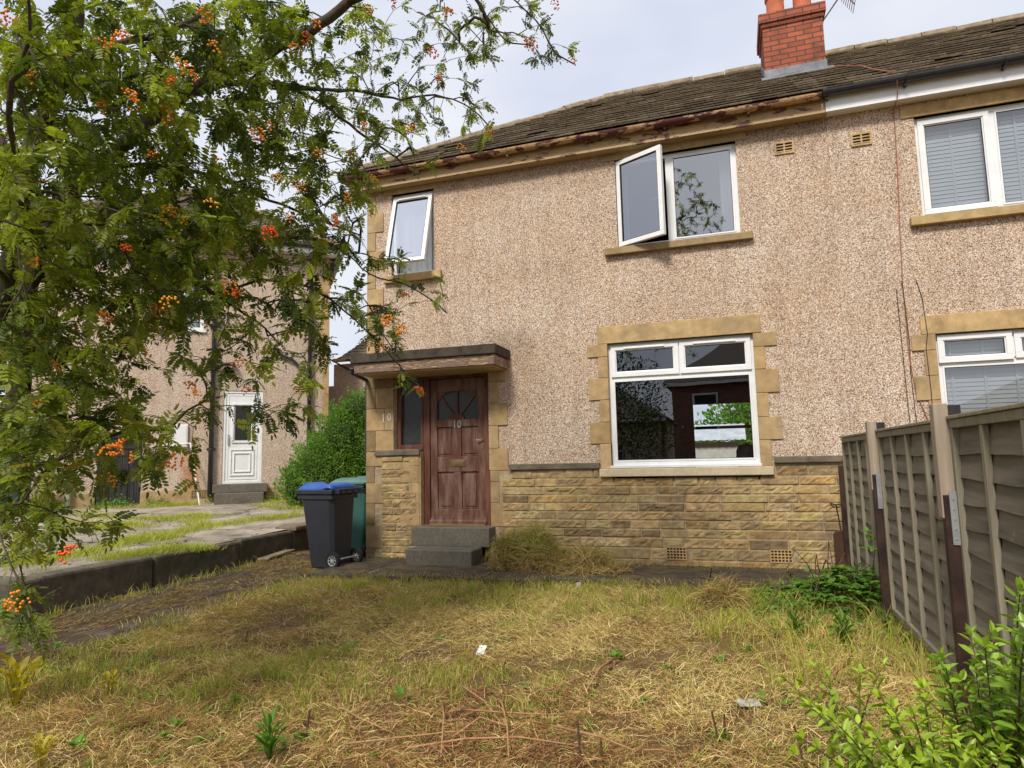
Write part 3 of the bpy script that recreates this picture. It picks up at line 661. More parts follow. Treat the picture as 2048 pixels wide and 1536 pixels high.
for s in (-1, 1):      # arched top corners
    arc = [(mid+s*(dx1-dx0-.2)/2*math.cos(t), dy+.01, gz0+.20+(gz1-gz0-.20)*math.sin(t)) for t in np.linspace(0, math.pi/2, 9)]
    cr = (mid+s*(dx1-dx0-.2)/2, dy+.01, gz1); g.add([cr]+arc, [((0, i+1, i+2) if s < 0 else (0, i+2, i+1)) for i in range(8)])
g.build('fanlight_bars', M['doorframe'], door)
g = MB(); g.box(mid-.115, mid+.125, dy-.008, dy-.0005, dz0+.71, dz0+.80); g.box(mid-.09, mid+.10, dy-.014, dy-.008, dz0+.73, dz0+.78); g.build('letterbox', M['agedbrass'], door, bevel=.003)
g = MB(); g.box(dx1-.045, dx1-.015, dy-.008, dy-.0005, dz0+.93, dz0+1.07); g.tube([(dx1-.03, dy-.02, dz0+1.04), (dx1-.11, dy-.04, dz0+1.045)], .009, 6); g.tube([(dx1-.03, dy, dz0+1.04), (dx1-.03, dy-.03, dz0+1.04)], .009, 6); g.build('handle', M['agedbrass'], door)
g = MB(); g.box(dx0, dx1, dy-.06, dy+.03, .448, .462); g.build('threshold_strip', M['brass'], door)
def digits(mb, s, x, z, h, y, t=.009, d=.006):
    """small block numerals 1 and 0 as strokes on a facade"""
    for ch in s:
        if ch == '1':
            mb.box(x+.2*h-t/2, x+.2*h+t/2, y-d, y, z, z+h); mb.obox((x+.05*h, y-d, z+.78*h), (.16*h, 0, .15*h), (0, d, 0), (0, 0, t)); mb.box(x+.06*h, x+.34*h, y-d, y, z-t*.1, z+t*.6); x += .55*h
        else:
            n = 16; ri = 1-2*t/(.55*h); vs = []
            for rr_ in (1, ri):
                for yy in (y-d, y):
                    vs += [(x+.3*h+.27*h*rr_*math.cos(2*math.pi*k/n), yy, z+h/2+h/2*(rr_ if rr_ == 1 else 1-2*t/h)*math.sin(2*math.pi*k/n)) for k in range(n)]
            fs = []
            for k in range(n):
                k2 = (k+1) % n; fs += [(k, k2, 2*n+k2, 2*n+k), (k, n+k, n+k2, k2), (2*n+k, 2*n+k2, 3*n+k2, 3*n+k)]
            mb.add(vs, fs); x += .62*h
g = MB(); digits(g, '10', mid-.055, dz0+1.215, .10, dy-.0005, .014); g.build('house_number', m_basic('tarnished_number', (.25, .24, .22), (.42, .41, .38), 30, .5, 0), door)
g = MB(); digits(g, '1', -4.535, 1.815, .115, FY-.0205, .011); digits(g, '0', -4.455, 1.83, .10, FY-.0205, .011); g.build('house_number', M['numwhite'], house)
# --- doorsteps
g = MB(); g.box(-3.995, -2.93, 7.76, 8.12, .21, .447, (1, 1, 1)); g.build('doorstep', M['step'], house, bevel=.012)
g = MB(); g.box(-3.90, -3.03, 7.42, 7.80, -.03, .215, (.88, .88, .9)); g.build('doorstep', M['step'], house, bevel=.015)
# --- canopy
g = MB(); g.box(-4.66, -2.72, 7.47, FY+.02, 2.425, 2.555); 
cp = g.build('canopy', M['canopy_wood'], house, bevel=.008)
g = MB(); g.box(-4.70, -2.69, 7.44, FY+.02, 2.556, 2.675); g.build('felt_roof', M['felt'], cp, bevel=.008)
g = MB(); g.box(-4.62, -2.76, 7.50, FY+.14, 2.41, 2.4249); g.build('soffit', M['soffit'], cp)
g = MB(); g.tube([(-4.69, 7.47, 2.50), (-4.70, 7.5, 2.44), (-4.74, 7.9, 2.40), (-4.79, 8.02, 2.385), (-4.80, 8.02, 1.3)], .028, 8); g.build('drainpipe', M['blackplastic'], cp)
# --- eaves: fascia, soffit, gutter
g = MB(); g.box(HX0-.20, HX1-.02, 7.855, 7.88, 5.075, 5.245); g.box(HX0-.20, HX0-.175, 7.88, 14.4, 5.075, 5.245); g.box(HX0-.19, HX1-.02, 7.846, 7.8549, 5.075, 5.10); g.build('fascia', M['old_fascia'], house)
g = MB(); g.box(HX0-.175, HX1, 7.881, FY+.0, 5.08, 5.092); g.box(HX0-.175, HX0, FY, 14.4, 5.08, 5.092); g.build('soffit', M['soffit'], house)
def gutter(parent, x0, x1, y, z, mat, r=.058, brackets=(), name='gutter', slope=0):
    g = MB(); n = 9; segs = 24
    for a, b in ((r, 1), (r-.006, 0)): pass
    vs = []; 
    for i in range(2):
        xx = (x0, x1)[i]
        for rr_ in (r, r-.007):
            for k in range(n+1):
                t = math.pi+math.pi*k/n; vs.append((xx, y+rr_*math.cos(t), z+rr_*math.sin(t)))
    m = 2*(n+1); fs = []
    for k in range(n): fs += [(k, k+1, m+k+1, m+k), (n+1+k+1, n+1+k, m+n+1+k, m+n+1+k+1), (k, n+1+k, n+1+k+1, k+1), (m+k+1, m+n+1+k+1, m+n+1+k, m+k)]
    fs += [(0, m, m+n+1, n+1), (n, 2*n+1, m+2*n+1, m+n)]
    g.add(vs, fs); o = g.build(name, mat, parent)
    if brackets:
        for bx in brackets:
            b_ = MB(); b_.tube([(bx, y+(r+.006)*math.cos(t), z+(r+.006)*math.sin(t)) for t in np.linspace(math.pi, 2*math.pi, 9)], .008, 6); b_.box(bx-.012, bx+.012, y-.008, y+.06, z-r-.03, z-r-.005); b_.build('bracket', mat, o)
    return o
gutter(house, HX0-.30, HX1-.06, 7.785, 5.265, M['old_gutter'], .058, (-3.9, -2.6, -1.55, -.6, .35))
gg = MB(); gg.tube([(HX0-.26, 7.785, 5.235), (HX0-.26, 14.4, 5.235)], .05, 8); gg.build('side_gutter', M['old_gutter'], house)
# --- roof
EV = 5.295; RY = 11.0; RZ = EV+.69*(RY-7.76); RX = HX0-.32+(RY-7.76); RX1 = 1.18
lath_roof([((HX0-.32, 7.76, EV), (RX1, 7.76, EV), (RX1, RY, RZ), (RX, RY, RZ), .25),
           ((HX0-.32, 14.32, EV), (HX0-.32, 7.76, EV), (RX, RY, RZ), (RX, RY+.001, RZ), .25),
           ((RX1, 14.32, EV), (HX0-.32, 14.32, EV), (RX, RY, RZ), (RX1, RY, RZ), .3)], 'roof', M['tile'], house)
g = MB(); ridge_run(g, (RX, RY, RZ-.03), (RX1, RY, RZ-.03), .10); ridge_run(g, (HX0-.32, 7.76, EV-.02), (RX, RY, RZ-.03), .085); ridge_run(g, (HX0-.32, 14.32, EV), (RX, RY, RZ-.03), .085); g.build('ridge_tiles', M['ridge'], house)
# underlay so no light leaks through the lapped tiles
g = MB(); g.add([(HX0-.3, 7.78, EV-.03), (7.6, 7.78, EV-.03), (7.6, RY, RZ-.06), (RX, RY, RZ-.06), (HX0-.3, 14.3, EV-.03), (7.6, 14.3, EV-.03)], [(0, 1, 2, 3), (0, 3, 4), (4, 3, 2, 5)]); g.build('roof_lining', M['dark'], house)
# --- chimney on the front slope
cX0, cX1, cY0, cY1, cZ = .68, 1.46, 9.5, 10.22, 7.46; g = MB(); g.box(cX0, cX1, cY0, cY1, 6.2, cZ-.20); g.box(cX0-.02, cX1+.02, cY0-.02, cY1+.02, cZ-.20, cZ-.14); g.box(cX0-.045, cX1+.045, cY0-.045, cY1+.045, cZ-.14, cZ)
ch = g.build('chimney', M['brick_front'], house, bevel=.006)
g = MB(); zr = lambda y: EV+.69*(y-7.76)
g.obox((cX0-.06, cY0-.12, zr(cY0-.12)+.015), (cX1-cX0+.14, 0, 0), (0, .10, .07), (0, 0, .02)); g.box(cX0-.012, cX1+.012, cY0-.012, cY0+.02, zr(cY0)-.06, zr(cY0)+.13)
for xx in (cX0-.012, cX1-.0): g.obox((xx, cY0, zr(cY0)-.03), (.012, 0, 0), (0, cY1-cY0, (cY1-cY0)*.69), (0, 0, .16))
g.build('flashing', M['lead'], ch)
for px_ in (cX0+.22, cX1-.2):
    g = MB(); g.lathe([(.135, cZ-.01), (.13, cZ+.16), (.15, cZ+.165), (.15, cZ+.2), (.125, cZ+.21), (.12, cZ+.42), (.14, cZ+.43), (.14, cZ+.47), (.10, cZ+.47), (.10, cZ+.3)], px_, cY0+.36, 20); g.build('chimney_pot', M['terracotta'], ch, smooth=False)
# --- air bricks and vents
def vent_upper(parent, cx, cz, y=FY):
    g = MB(); w_, h_ = .105, .075; t = .02
    g.box(cx-w_, cx+w_, y-.016, y+.02, cz-h_, cz-h_+t, (1.15, 1.1, 1)); g.box(cx-w_, cx+w_, y-.016, y+.02, cz+h_-t, cz+h_, (1.15, 1.1, 1)); g.box(cx-w_, cx-w_+t, y-.016, y+.02, cz-h_+t, cz+h_-t, (1.15, 1.1, 1)); g.box(cx+w_-t, cx+w_, y-.016, y+.02, cz-h_+t, cz+h_-t, (1.15, 1.1, 1)); g.box(cx-.009, cx+.009, y-.014, y+.02, cz-h_+t, cz+h_-t, (1.15, 1.1, 1))
    for k in (-1, 0, 1):
        for a, b in ((cx-w_+t, cx-.009), (cx+.009, cx+w_-t)): g.obox((a, y-.012, cz+k*.034-.014), (b-a, 0, 0), (0, .018, .013), (0, 0, .008), (1.15, 1.1, 1))
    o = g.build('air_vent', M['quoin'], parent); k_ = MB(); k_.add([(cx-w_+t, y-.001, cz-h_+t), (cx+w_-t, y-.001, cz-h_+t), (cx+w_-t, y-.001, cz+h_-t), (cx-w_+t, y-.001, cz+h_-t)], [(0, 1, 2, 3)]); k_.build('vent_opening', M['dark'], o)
def air_brick(parent, cx, cz, y=FY):
    g = MB(); w_, h_ = .115, .072; yb = y-.03; k_ = MB(); k_.add([(cx-w_, yb+.018, cz-h_), (cx+w_, yb+.018, cz-h_), (cx+w_, yb+.018, cz+h_), (cx-w_, yb+.018, cz+h_)], [(0, 1, 2, 3)])
    nx_, nz_ = 7, 5; 
    for i in range(nx_): u = cx-w_+(2*w_-.012)*i/(nx_-1); g.box(u, u+.012, yb, yb+.03, cz-h_, cz+h_, (1.25, 1.15, 1.05))
    for j in range(nz_): u = cz-h_+(2*h_-.012)*j/(nz_-1); g.box(cx-w_, cx+w_, yb+.002, yb+.028, u, u+.012, (1.25, 1.15, 1.05))
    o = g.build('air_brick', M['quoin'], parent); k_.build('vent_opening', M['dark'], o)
vent_upper(house, .72, 4.80)
air_brick(house, -.72, .165); air_brick(house, .40, .16)

# ------------------------------------------------------------------ attached house on the right
ah = tag(empty('house', (4.2, FY, 0)), 'attached house with white fascia, black gutter and closed blinds behind the fence', 'house')
AX1 = 7.4; au = (2.05, 4.0, 3.78, 4.92); ag = (2.06, 4.0, 1.2, 2.50); mb = MB()
wall_front(mb, HX1+.002, AX1, 1.16, 5.22, FY+.003, [au, ag], .16); mb.add([(AX1, FY, 0), (AX1, 14.3, 0), (AX1, 14.3, 5.22), (AX1, FY, 5.22)], [(0, 1, 2, 3)]); mb.build('wall', M['dash2'], ah)
mb = MB(); wall_front(mb, HX1+.002, AX1, -.1, 1.16, FY-.01, [], .1, (.86, .90, 1.15)); courses(mb, HX1, AX1, -.04, 1.16, FY-.01, random.Random(4)); mb.build('stone_base', M['stone'], ah)
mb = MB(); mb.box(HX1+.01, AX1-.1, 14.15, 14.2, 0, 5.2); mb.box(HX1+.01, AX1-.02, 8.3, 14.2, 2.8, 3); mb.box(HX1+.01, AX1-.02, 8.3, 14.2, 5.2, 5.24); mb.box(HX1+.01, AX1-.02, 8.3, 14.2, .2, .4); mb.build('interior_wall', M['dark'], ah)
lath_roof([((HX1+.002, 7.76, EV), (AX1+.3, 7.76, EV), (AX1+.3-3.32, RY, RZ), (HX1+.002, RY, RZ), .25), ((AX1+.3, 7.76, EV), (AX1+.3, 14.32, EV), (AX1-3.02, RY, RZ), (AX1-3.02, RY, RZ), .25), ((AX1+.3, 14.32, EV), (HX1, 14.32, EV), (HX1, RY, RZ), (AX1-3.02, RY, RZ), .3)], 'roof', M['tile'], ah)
g = MB(); ridge_run(g, (HX1, RY, RZ-.03), (AX1-3.02, RY, RZ-.03), .10); ridge_run(g, (AX1+.3, 7.76, EV), (AX1-3.02, RY, RZ-.03), .085); g.build('ridge_tiles', M['ridge'], ah)
g = MB(); g.box(HX1-.015, AX1+.2, 7.845, 7.875, 5.08, 5.25); g.box(HX1-.015, AX1+.2, 7.875, FY+.0, 5.085, 5.095); g.build('fascia', M['upvc'], ah)
gutter(ah, HX1-.05, AX1+.25, 7.778, 5.285, M['blackplastic'], .062, (HX1+.0, 1.95, 2.85, 3.7), slope=0)
vent_upper(ah, 1.52, 4.76)
x0, x1, z0, z1 = au; mb, fy = window(ah, x0, x1, z0, z1); mb.box(2.74, 2.81, fy, fy+.07, z0+.05, z1-.05); mb.box(3.3, 3.37, fy, fy+.07, z0+.05, z1-.05); win = finish_window(mb, ah)
sash_closed(win, x0+.035, 2.755, z0+.035, z1-.035, fy, 'glass_blind'); fixed_pane(win, 2.81, 3.3, z0+.05, z1-.05, fy, 'glass_blind'); sash_closed(win, 3.36, x1-.03, z0+.035, z1-.035, fy, 'glass_blind')
def blinds(parent, x0, x1, z0, z1, y, tapes=(), tilt=.5):
    g = MB(); z = z0
    while z < z1: g.obox((x0, y, z), (x1-x0, 0, 0), (0, .035*math.cos(R(76)), .0445), (0, .003, .0)); z += .046
    for t in tapes: g.box(t-.012, t+.012, y-.008, y-.004, z0, z1)
    return g.build('blinds', M['blind'], parent)
blinds(win, x0+.06, 2.73, z0+.05, z1-.05, fy+.1, (2.42,)); blinds(win, 2.82, x1-.06, z0+.05, z1-.05, fy+.1, (3.02, 3.6))
sl = MB(); sl.box(x0-.13, x1+.14, FY-.07, FY+.06, z0-.095, z0, (.98, .98, .9)); sl.build('sill', M['quoin'], win, bevel=.006)
ln = MB(); ln.box(x0-.13, x1+.14, FY-.014, FY+.15, z1, z1+.14, (1.1, 1.08, .98)); ln.build('lintel', M['quoin'], win, bevel=.005)
x0, x1, z0, z1 = ag; mb, fy = window(ah, x0, x1, z0, z1); mb.box(2.72, 2.79, fy, fy+.07, 2.2, z1-.05); mb.box(x0+.05, x1-.05, fy, fy+.07, 2.16, 2.22); win = finish_window(mb, ah)
sash_closed(win, x0+.02, 2.75, 2.19, z1-.015, fy-.01, 'glass_blind'); sash_closed(win, 2.77, x1-.03, 2.2, z1-.035, fy, 'glass_blind'); fixed_pane(win, x0+.05, x1-.05, z0+.05, 2.16, fy, 'glass_blind')
blinds(win, x0+.06, x1-.06, z0+.05, z1-.05, fy+.1, (2.22, 2.52, 2.8, 3.4))
sl = MB(); sl.box(x0-.13, x1+.14, FY-.07, FY+.06, z0-.095, z0, (1, 1, .95)); sl.build('sill', M['quoin'], win, bevel=.006)
ln = MB(); ln.box(x0-.13, x1+.14, FY-.014, FY+.15, z1, z1+.20, (1.12, 1.08, .98)); ln.build('lintel', M['quoin'], win, bevel=.005)
mb = MB(); rnd = random.Random(19)
for (a, b, wdt) in ((2.33, 2.5, .23), (2.06, 2.33, .12), (1.80, 2.06, .23), (1.52, 1.80, .12), (1.2, 1.52, .23)): blk(mb, x0-wdt, x0, a, b, d=.06)
mb.build('jamb', M['quoin'], win, bevel=.004)

# cables down the wall at the party line
def cable(pts, label, mat, r=.004):
    g = MB(); g.tube(pts, r, 6); o = g.build('cable', mat); tag(o, label, 'cable', 'cables clipped down the pebbledash'); return o
M['redcable'] = m_basic('faded_red_cable', (.28, .09, .05), (.34, .13, .08), 9, .6, 0)
cable([(1.86, 7.73, 5.24), (1.87, 7.82, 5.10), (1.865, FY-.005, 5.04), (1.85, FY-.006, 4.4), (1.82, FY-.006, 3.7), (1.80, FY-.006, 3.1), (1.80, FY-.006, 2.3), (1.83, FY-.006, 1.9), (2.0, FY-.03, 1.3)], 'thin red cable running all the way from the gutter down the wall', M['redcable'], .005)
cable([(1.735, FY-.006, 3.02), (1.74, FY-.006, 2.6), (1.745, FY-.006, 2.0), (1.76, FY-.006, 1.0)], 'thin black cable left of the red cable on the wall', M['seal'])
cable([(1.79, FY-.016, 3.1), (1.80, FY-.016, 2.9), (1.815, FY-.006, 2.4), (1.80, FY-.006, 2.1), (1.83, FY-.006, 1.0)], 'thin black cable touching the red cable on the wall', M['seal'])
cable([(1.93, FY-.006, 3.09), (1.97, FY-.006, 2.9), (1.985, FY-.02, 2.5), (1.96, FY-.02, 2.35), (1.97, FY-.02, 1.9), (1.96, FY-.02, 1.0)], 'thin black cable crossing the sandstone window jamb', M['seal'])
cable([(1.5, 9.52, zr(9.5)+.04), (1.6, 9.2, zr(9.2)+.04), (1.75, 8.9, zr(8.9)+.04), (1.78, 8.4, zr(8.4)+.04), (1.86, 7.95, zr(7.95)+.04), (1.86, 7.74, 5.36)], 'thin orange cable lying over the roof tiles from the chimney', M['redcable'], .007)
# aerial on the chimney
_a0, _a1 = at(1643, 46, 9.75), at(1684, -14, 9.75)
M['rustpole'] = m_basic('rusty_steel', (.10, .07, .055), (.22, .17, .15), 12, .6, 0, metal=.3)
g = MB(); g.tube([_a0+Vector((-.03, .05, -.30)), _a0+Vector((0, 0, -.08)), _a0, _a1], .012, 8); ae = g.build('tv_aerial', M['rustpole']); tag(ae, 'thin television aerial strapped to the side of the brick chimney', 'aerial')
_b0, _b1 = at(1672, -30, 9.7), at(1709, 8, 9.4)
g = MB(); g.tube([_b0, _b1], .010, 6)
for k in range(11):
    p = _b0.lerp(_b1, k/10); g.tube([p+Vector((-.02, .06, -.10)), p+Vector((.02, -.06, .10))], .005, 5)
g.build('antenna_boom', M['rustpole'], ae)
# brown pipe box and outdoor tap cable on the stone base
g = MB(); g.box(.93, 1.10, FY-.13, FY-.02, .08, .40); g.add([(.93+.17*(.5-.5*math.cos(t)), y_, .40+.05*math.sin(t)) for y_ in (FY-.13, FY-.02) for t in np.linspace(0, math.pi, 9)], [(i, i+1, i+10, i+9) for i in range(8)]+[tuple(range(9))[::-1], tuple(range(9, 18))]); mbx = g.build('meter_box', m_basic('brown_box_plastic', (.06, .028, .018), (.09, .045, .03), 5, .45, .05)); tag(mbx, 'small brown rounded service box on the stone base by the fence', 'service box')
g = MB(); g.tube([(1.01, FY-.035, .40), (1.0, FY-.03, .55), (.98, FY-.035, .72)], .007, 6); g.tube([(.92, FY-.04, .735), (.98, FY-.05, .72), (1.06, FY-.04, .73)], .009, 6); g.tube([(1.02, FY-.03, .08), (1.05, FY-.05, 0), (1.09, FY-.1, -.03)], .010, 6); g.build('box_cable', M['seal'], mbx)

# ------------------------------------------------------------------ neighbouring house (its own axes: x along the wall, y inwards)
nh = tag(empty('house', (NP[0], NP[1], 0), R(90)-NA), 'neighbouring pebbledashed house with white door and black drainpipes behind the tree', 'house')
NX0, NX1, EZ = -4.35, 1.80, 6.06
def lb(mb, name, mat, parent=nh, **k): return mb.build(name, mat, parent, world=False, **k)
nwin = (-1.66, -.84, 4.2, 5.42)
mb = MB(); wall_front(mb, NX0, NX1, .78, EZ, 0, [(-.40, .40, .78, 2.9), nwin, (-2.72, -1.93, .0, 1.96)], .1)
mb.add([(NX1, 0, 0), (NX1, 8, 0), (NX1, 8, EZ), (NX1, 0, EZ)], [(0, 1, 2, 3)]); mb.add([(NX0, 0, 0), (NX0, 8, 0), (NX0, 8, EZ), (NX0, 0, EZ)], [(3, 2, 1, 0)]); mb.add([(NX0, 8, 0), (NX1, 8, 0), (NX1, 8, EZ), (NX0, 8, EZ)], [(3, 2, 1, 0)]); lb(mb, 'wall', M['dash3'])
mb = MB(); mb.box(NX0, -2.73, -.03, .1, .1, .78, (.9, .9, .9)); lb(mb, 'stone_base', M['quoin'], bevel=.01); mb = MB(); mb.box(-1.93, -.45, -.03, .1, .1, .78, (1, .95, .9)); lb(mb, 'stone_base', M['quoin'], bevel=.01); mb = MB(); mb.box(.45, NX1, -.03, .1, .1, .785, (1, .95, .9)); lb(mb, 'stone_base', M['quoin'], bevel=.01); mb = MB()
mb.box(NX1-.14, NX1+.012, -.012, .12, 2.2, EZ-.02, (1.1, 1.05, 1)); mb.box(NX1-.26, NX1-.141, -.0119, .1, 5.0, 5.6, (1.05, 1, .95)); mb.box(NX1-.26, NX1-.141, -.0119, .1, 4.0, 4.5, (1.05, 1, .95)); lb(mb, 'quoins', M['quoin'], bevel=.01)
mb = MB(); mb.box(NX0-.3, NX1+.3, -.28, -.25, EZ-.0, EZ+.17); mb.box(NX1+.27, NX1+.3, -.25, 8, EZ, EZ+.17); mb.box(NX0-.3, NX1+.27, -.25, 0, EZ+.01, EZ+.02); lb(mb, 'fascia', M['upvc'])
mb = MB(); mb.tube([(NX0-.32, -.34, EZ+.16), (NX1+.34, -.34, EZ+.16)], .055, 8); lb(mb, 'gutter', M['blackplastic'])
L_ = lambda x, y, z: (x, y, z); az_ = EZ+.18; sA = 3.35; apx = ((NX0+NX1)/2, -.32+sA, az_+.68*sA)
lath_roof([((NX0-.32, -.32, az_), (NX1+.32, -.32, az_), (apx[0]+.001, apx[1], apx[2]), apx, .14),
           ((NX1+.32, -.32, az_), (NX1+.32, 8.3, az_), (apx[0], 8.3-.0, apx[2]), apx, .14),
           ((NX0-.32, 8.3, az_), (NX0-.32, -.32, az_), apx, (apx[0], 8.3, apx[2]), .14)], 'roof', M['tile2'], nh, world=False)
mb = MB(); ridge_run(mb, (NX1+.32, -.32, az_), apx, .1); ridge_run(mb, (NX0-.32, -.32, az_), apx, .1); ridge_run(mb, apx, (apx[0], 8.3, apx[2]), .1); lb(mb, 'ridge_tiles', M['ridge'])
def drainpipe(x, z0, z1, r=.048, br=(1.6, 2.9, 4.3)):
    g = MB(); g.tube([(x, -.075, z0), (x, -.075, z1), (x, -.2, z1+.12), (x, -.33, z1+.2)], r, 12); o = lb(g, 'drainpipe', M['pipe'], smooth=True)
    for b in br:
        k = MB(); k.tube([(x, -.075, b), (x, -.075, b+.06)], r+.010, 12); k.box(x-.09, x+.09, -.03, -.001, b+.015, b+.045); lb(k, 'bracket', M['blackplastic'], o)
    return o
drainpipe(-.62, .62, 5.85); drainpipe(1.38, .6, 5.85, .045)
g = MB(); g.tube([(-.6, -.08, 3.42), (-.45, -.10, 3.46), (-.25, -.09, 3.47)], .04, 10); g.tube([(-.22, -.02, 3.46), (-.22, -.14, 3.46)], .045, 10); lb(g, 'waste_pipe', M['blackplastic'])
g = MB(); g.tube([(.75, -.05, 3.72), (1.0, -.06, 3.62), (1.12, -.07, 3.5)], .035, 8); g.tube([(1.12, -.07, 3.5), (1.2, -.07, 3.4), (1.36, -.08, 3.36)], .02, 8); lb(g, 'waste_pipe', M['blackplastic'])
# white door
g = MB(); bars(g, -.40, .40, .88, 2.90, .015, .08, .055, 0); fr = lb(g, 'door_frame', M['upvc'], bevel=.004)
g = MB(); g.box(-.345, .345, .03, .075, .935, 2.845); 
for a, b in ((.98, 1.24), (2.60, 2.80)): pass
bars(g, -.22, .22, 1.76, 2.62, .008, .03, .035, .01); bars(g, -.24, .24, 1.05, 1.62, .014, .03, .02, .012); bars(g, -.17, .17, 1.13, 1.54, .010, .03, .014, .01); bars(g, -.30, .30, .97, 2.80, .022, .03, .01, 0)
dr = lb(g, 'door', M['upvc'], bevel=.003)
g = MB(); g.add([(-.16, .018, 1.82), (.16, .018, 1.82), (.16, .018, 2.56), (-.16, .018, 2.56)], [(0, 1, 2, 3)]); lb(g, 'door_glass', M['frost'], dr)
g = MB(); g.box(-.30, -.275, .0, .03, 1.72, 1.94); g.tube([(-.288, -.03, 1.86), (-.20, -.03, 1.86)], .009, 6); lb(g, 'handle', M['steel'], dr)
g = MB(); g.box(-.56, .52, -.32, .02, .70, .88); lb(g, 'doorstep', M['step'], bevel=.01); g = MB(); g.box(-.50, .45, -.62, -.32, .36, .70); lb(g, 'doorstep', M['step'], bevel=.01)
# small upper window, white meter box, timber hatch, air bricks
x0, x1, z0, z1 = nwin; g = MB(); bars(g, x0, x1, z0, z1, .03, .09, .06); g.box((x0+x1)/2-.02, (x0+x1)/2+.02, .03, .08, z0, z1); g.box(x0-.05, x1+.05, -.04, .05, z0-.04, z0-.001); wi = lb(g, 'window', M['upvc']); g = MB(); g.add([(x0+.05, .06, z0+.05), (x1-.05, .06, z0+.05), (x1-.05, .06, z1-.05), (x0+.05, .06, z1-.05)], [(0, 1, 2, 3)]); lb(g, 'pane', M['glass_blind'], wi); g = MB(); g.add([(x0+.05, .12, z0+.05), (x1-.05, .12, z0+.05), (x1-.05, .12, z1-.05), (x0+.05, .12, z1-.05)], [(0, 1, 2, 3)]); lb(g, 'net_curtain', M['net'], wi)
g = MB(); g.box(-1.46, -1.08, -.05, .01, 1.68, 2.16); g.box(-1.44, -1.10, -.058, -.051, 1.70, 2.14); lb(g, 'meter_cupboard', M['upvc'], bevel=.004)
g = MB(); 
for k in range(7): g.box(-2.71+k*.111, -2.71+k*.111+.105, -.02, .04, .47, 1.90)
g.box(-2.74, -1.91, -.04, .0, 1.88, 1.98); g.box(-2.69, -1.95, -.035, -.021, 1.66, 1.76); lb(g, 'timber_hatch', m_basic('black_tarred_boards', (.016, .015, .018), (.05, .045, .045), 6, .8, .3, .004, (6, 6, .4)), bevel=.004)
for (vx, vz) in ((1.18, 2.95), (-2.4, 3.9)):
    g = MB(); g.box(vx-.13, vx+.13, -.006, .02, vz-.08, vz+.08, (1.1, 1, .95)); o = lb(g, 'air_brick', M['quoin']); k = MB()
    for j in (-1, 0, 1):
        for i in (-1, 1): k.box(vx+i*.055-.045, vx+i*.055+.045, -.0075, -.0062, vz+j*.045-.011, vz+j*.045+.011)
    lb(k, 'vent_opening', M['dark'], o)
g = MB(); g.box(-.98, -.72, -.045, -.031, .62, .78, (.7, .65, .6)); o = lb(g, 'air_brick', M['quoin']); k = MB()
for i in range(5):
    for j in range(3): k.box(-.96+i*.047, -.935+i*.047, -.0462, -.0451, .635+j*.047, .66+j*.047)
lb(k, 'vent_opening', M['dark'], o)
def npt(x, y, z): q = NP+ND*x-NN*y; return (q[0], q[1], z)
# loose white pole and short pale pipe against that wall
g = MB(); g.tube([npt(-.78, -.42, .47), npt(-1.02, -.06, 1.76)], .017, 8); g.tube([npt(-1.02, -.06, 1.76), npt(-1.75, -.035, 1.70)], .012, 8); tag(g.build('pole', M['upvc']), 'thin white plastic pole leaning on the rust-stained neighbouring wall', 'pole')
g = MB(); g.tube([npt(-3.18, -.12, .34), npt(-3.17, -.10, 1.02)], .04, 10); tag(g.build('pipe', m_basic('grey_white_pipe', (.42, .42, .40), (.5, .5, .48), 4, .5, 0)), 'short pale grey pipe stub standing at the foot of the neighbouring wall', 'pipe')

# low building behind, between the two houses
ob = tag(empty('outbuilding', (-7.5, 14.3, 0)), 'low pebbledashed building with stone tiles seen between the two houses', 'outbuilding')
g = MB(); g.box(-11.2, -4.95, 14.3, 19, 0, 3.2); g.box(-9.5, -4.95, 14.3, 19, 3.2, 3.74); g.build('wall', M['dash3'], ob)
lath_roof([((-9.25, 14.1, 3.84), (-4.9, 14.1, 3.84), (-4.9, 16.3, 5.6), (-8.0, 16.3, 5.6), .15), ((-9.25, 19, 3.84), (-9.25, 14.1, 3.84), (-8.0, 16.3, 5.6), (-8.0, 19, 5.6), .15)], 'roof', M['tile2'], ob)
g = MB(); g.tube([(-9.35, 14.05, 3.80), (-4.9, 14.05, 3.80)], .05, 8); g.build('gutter', M['old_gutter'], ob); g = MB(); g.tube([(-9.7, 14.2, 3.95), (-9.1, 14.22, 3.62), (-8.3, 14.22, 3.25)], .022, 6); g.build('overflow_pipe', M['blackplastic'], ob)

# ------------------------------------------------------------------ retaining kerb wall
g = MB(); rr = random.Random(2); ys = [4.62, 5.9, 7.25, 8.35, 9.55]
g2 = []
for i in range(4):
    a, b = ys[i], ys[i+1]; o = Vector((-6.46, a+.004, -.2)); top = .285+.012*i+rr.uniform(-.006, .006); k = rr.uniform(.85, 1.05)
    g.obox(o, (.25, rr.uniform(-.012, .012), 0), (0, b-a-.008, 0), (0, 0, top+.2), (k, k, k))
g.obox((-22, 4.40, -.2), (15.79, .0, 0), (0, .24, 0), (0, 0, .475), (.95, .95, .95))
M['kerbstone'] = m_stone('dark_concrete_kerb', (.075, .06, .045), (.17, .14, .105), 9, (.05, .06, .025), .5, .5)
kw = tag(empty('retaining_wall', (-6.3, 7, 0)), 'low dark concrete kerb wall holding up the neighbouring drive', 'wall')
g.build('kerb', M['kerbstone'], kw, bevel=.03)
g = MB(); g.obox((-6.5, 8.30, .30), (.34, .04, 0), (-.03, 1.5, 0), (0, 0, .07), (1.7, 1.6, 1.4)); g.build('coping_stone', M['kerbstone'], kw, bevel=.02)
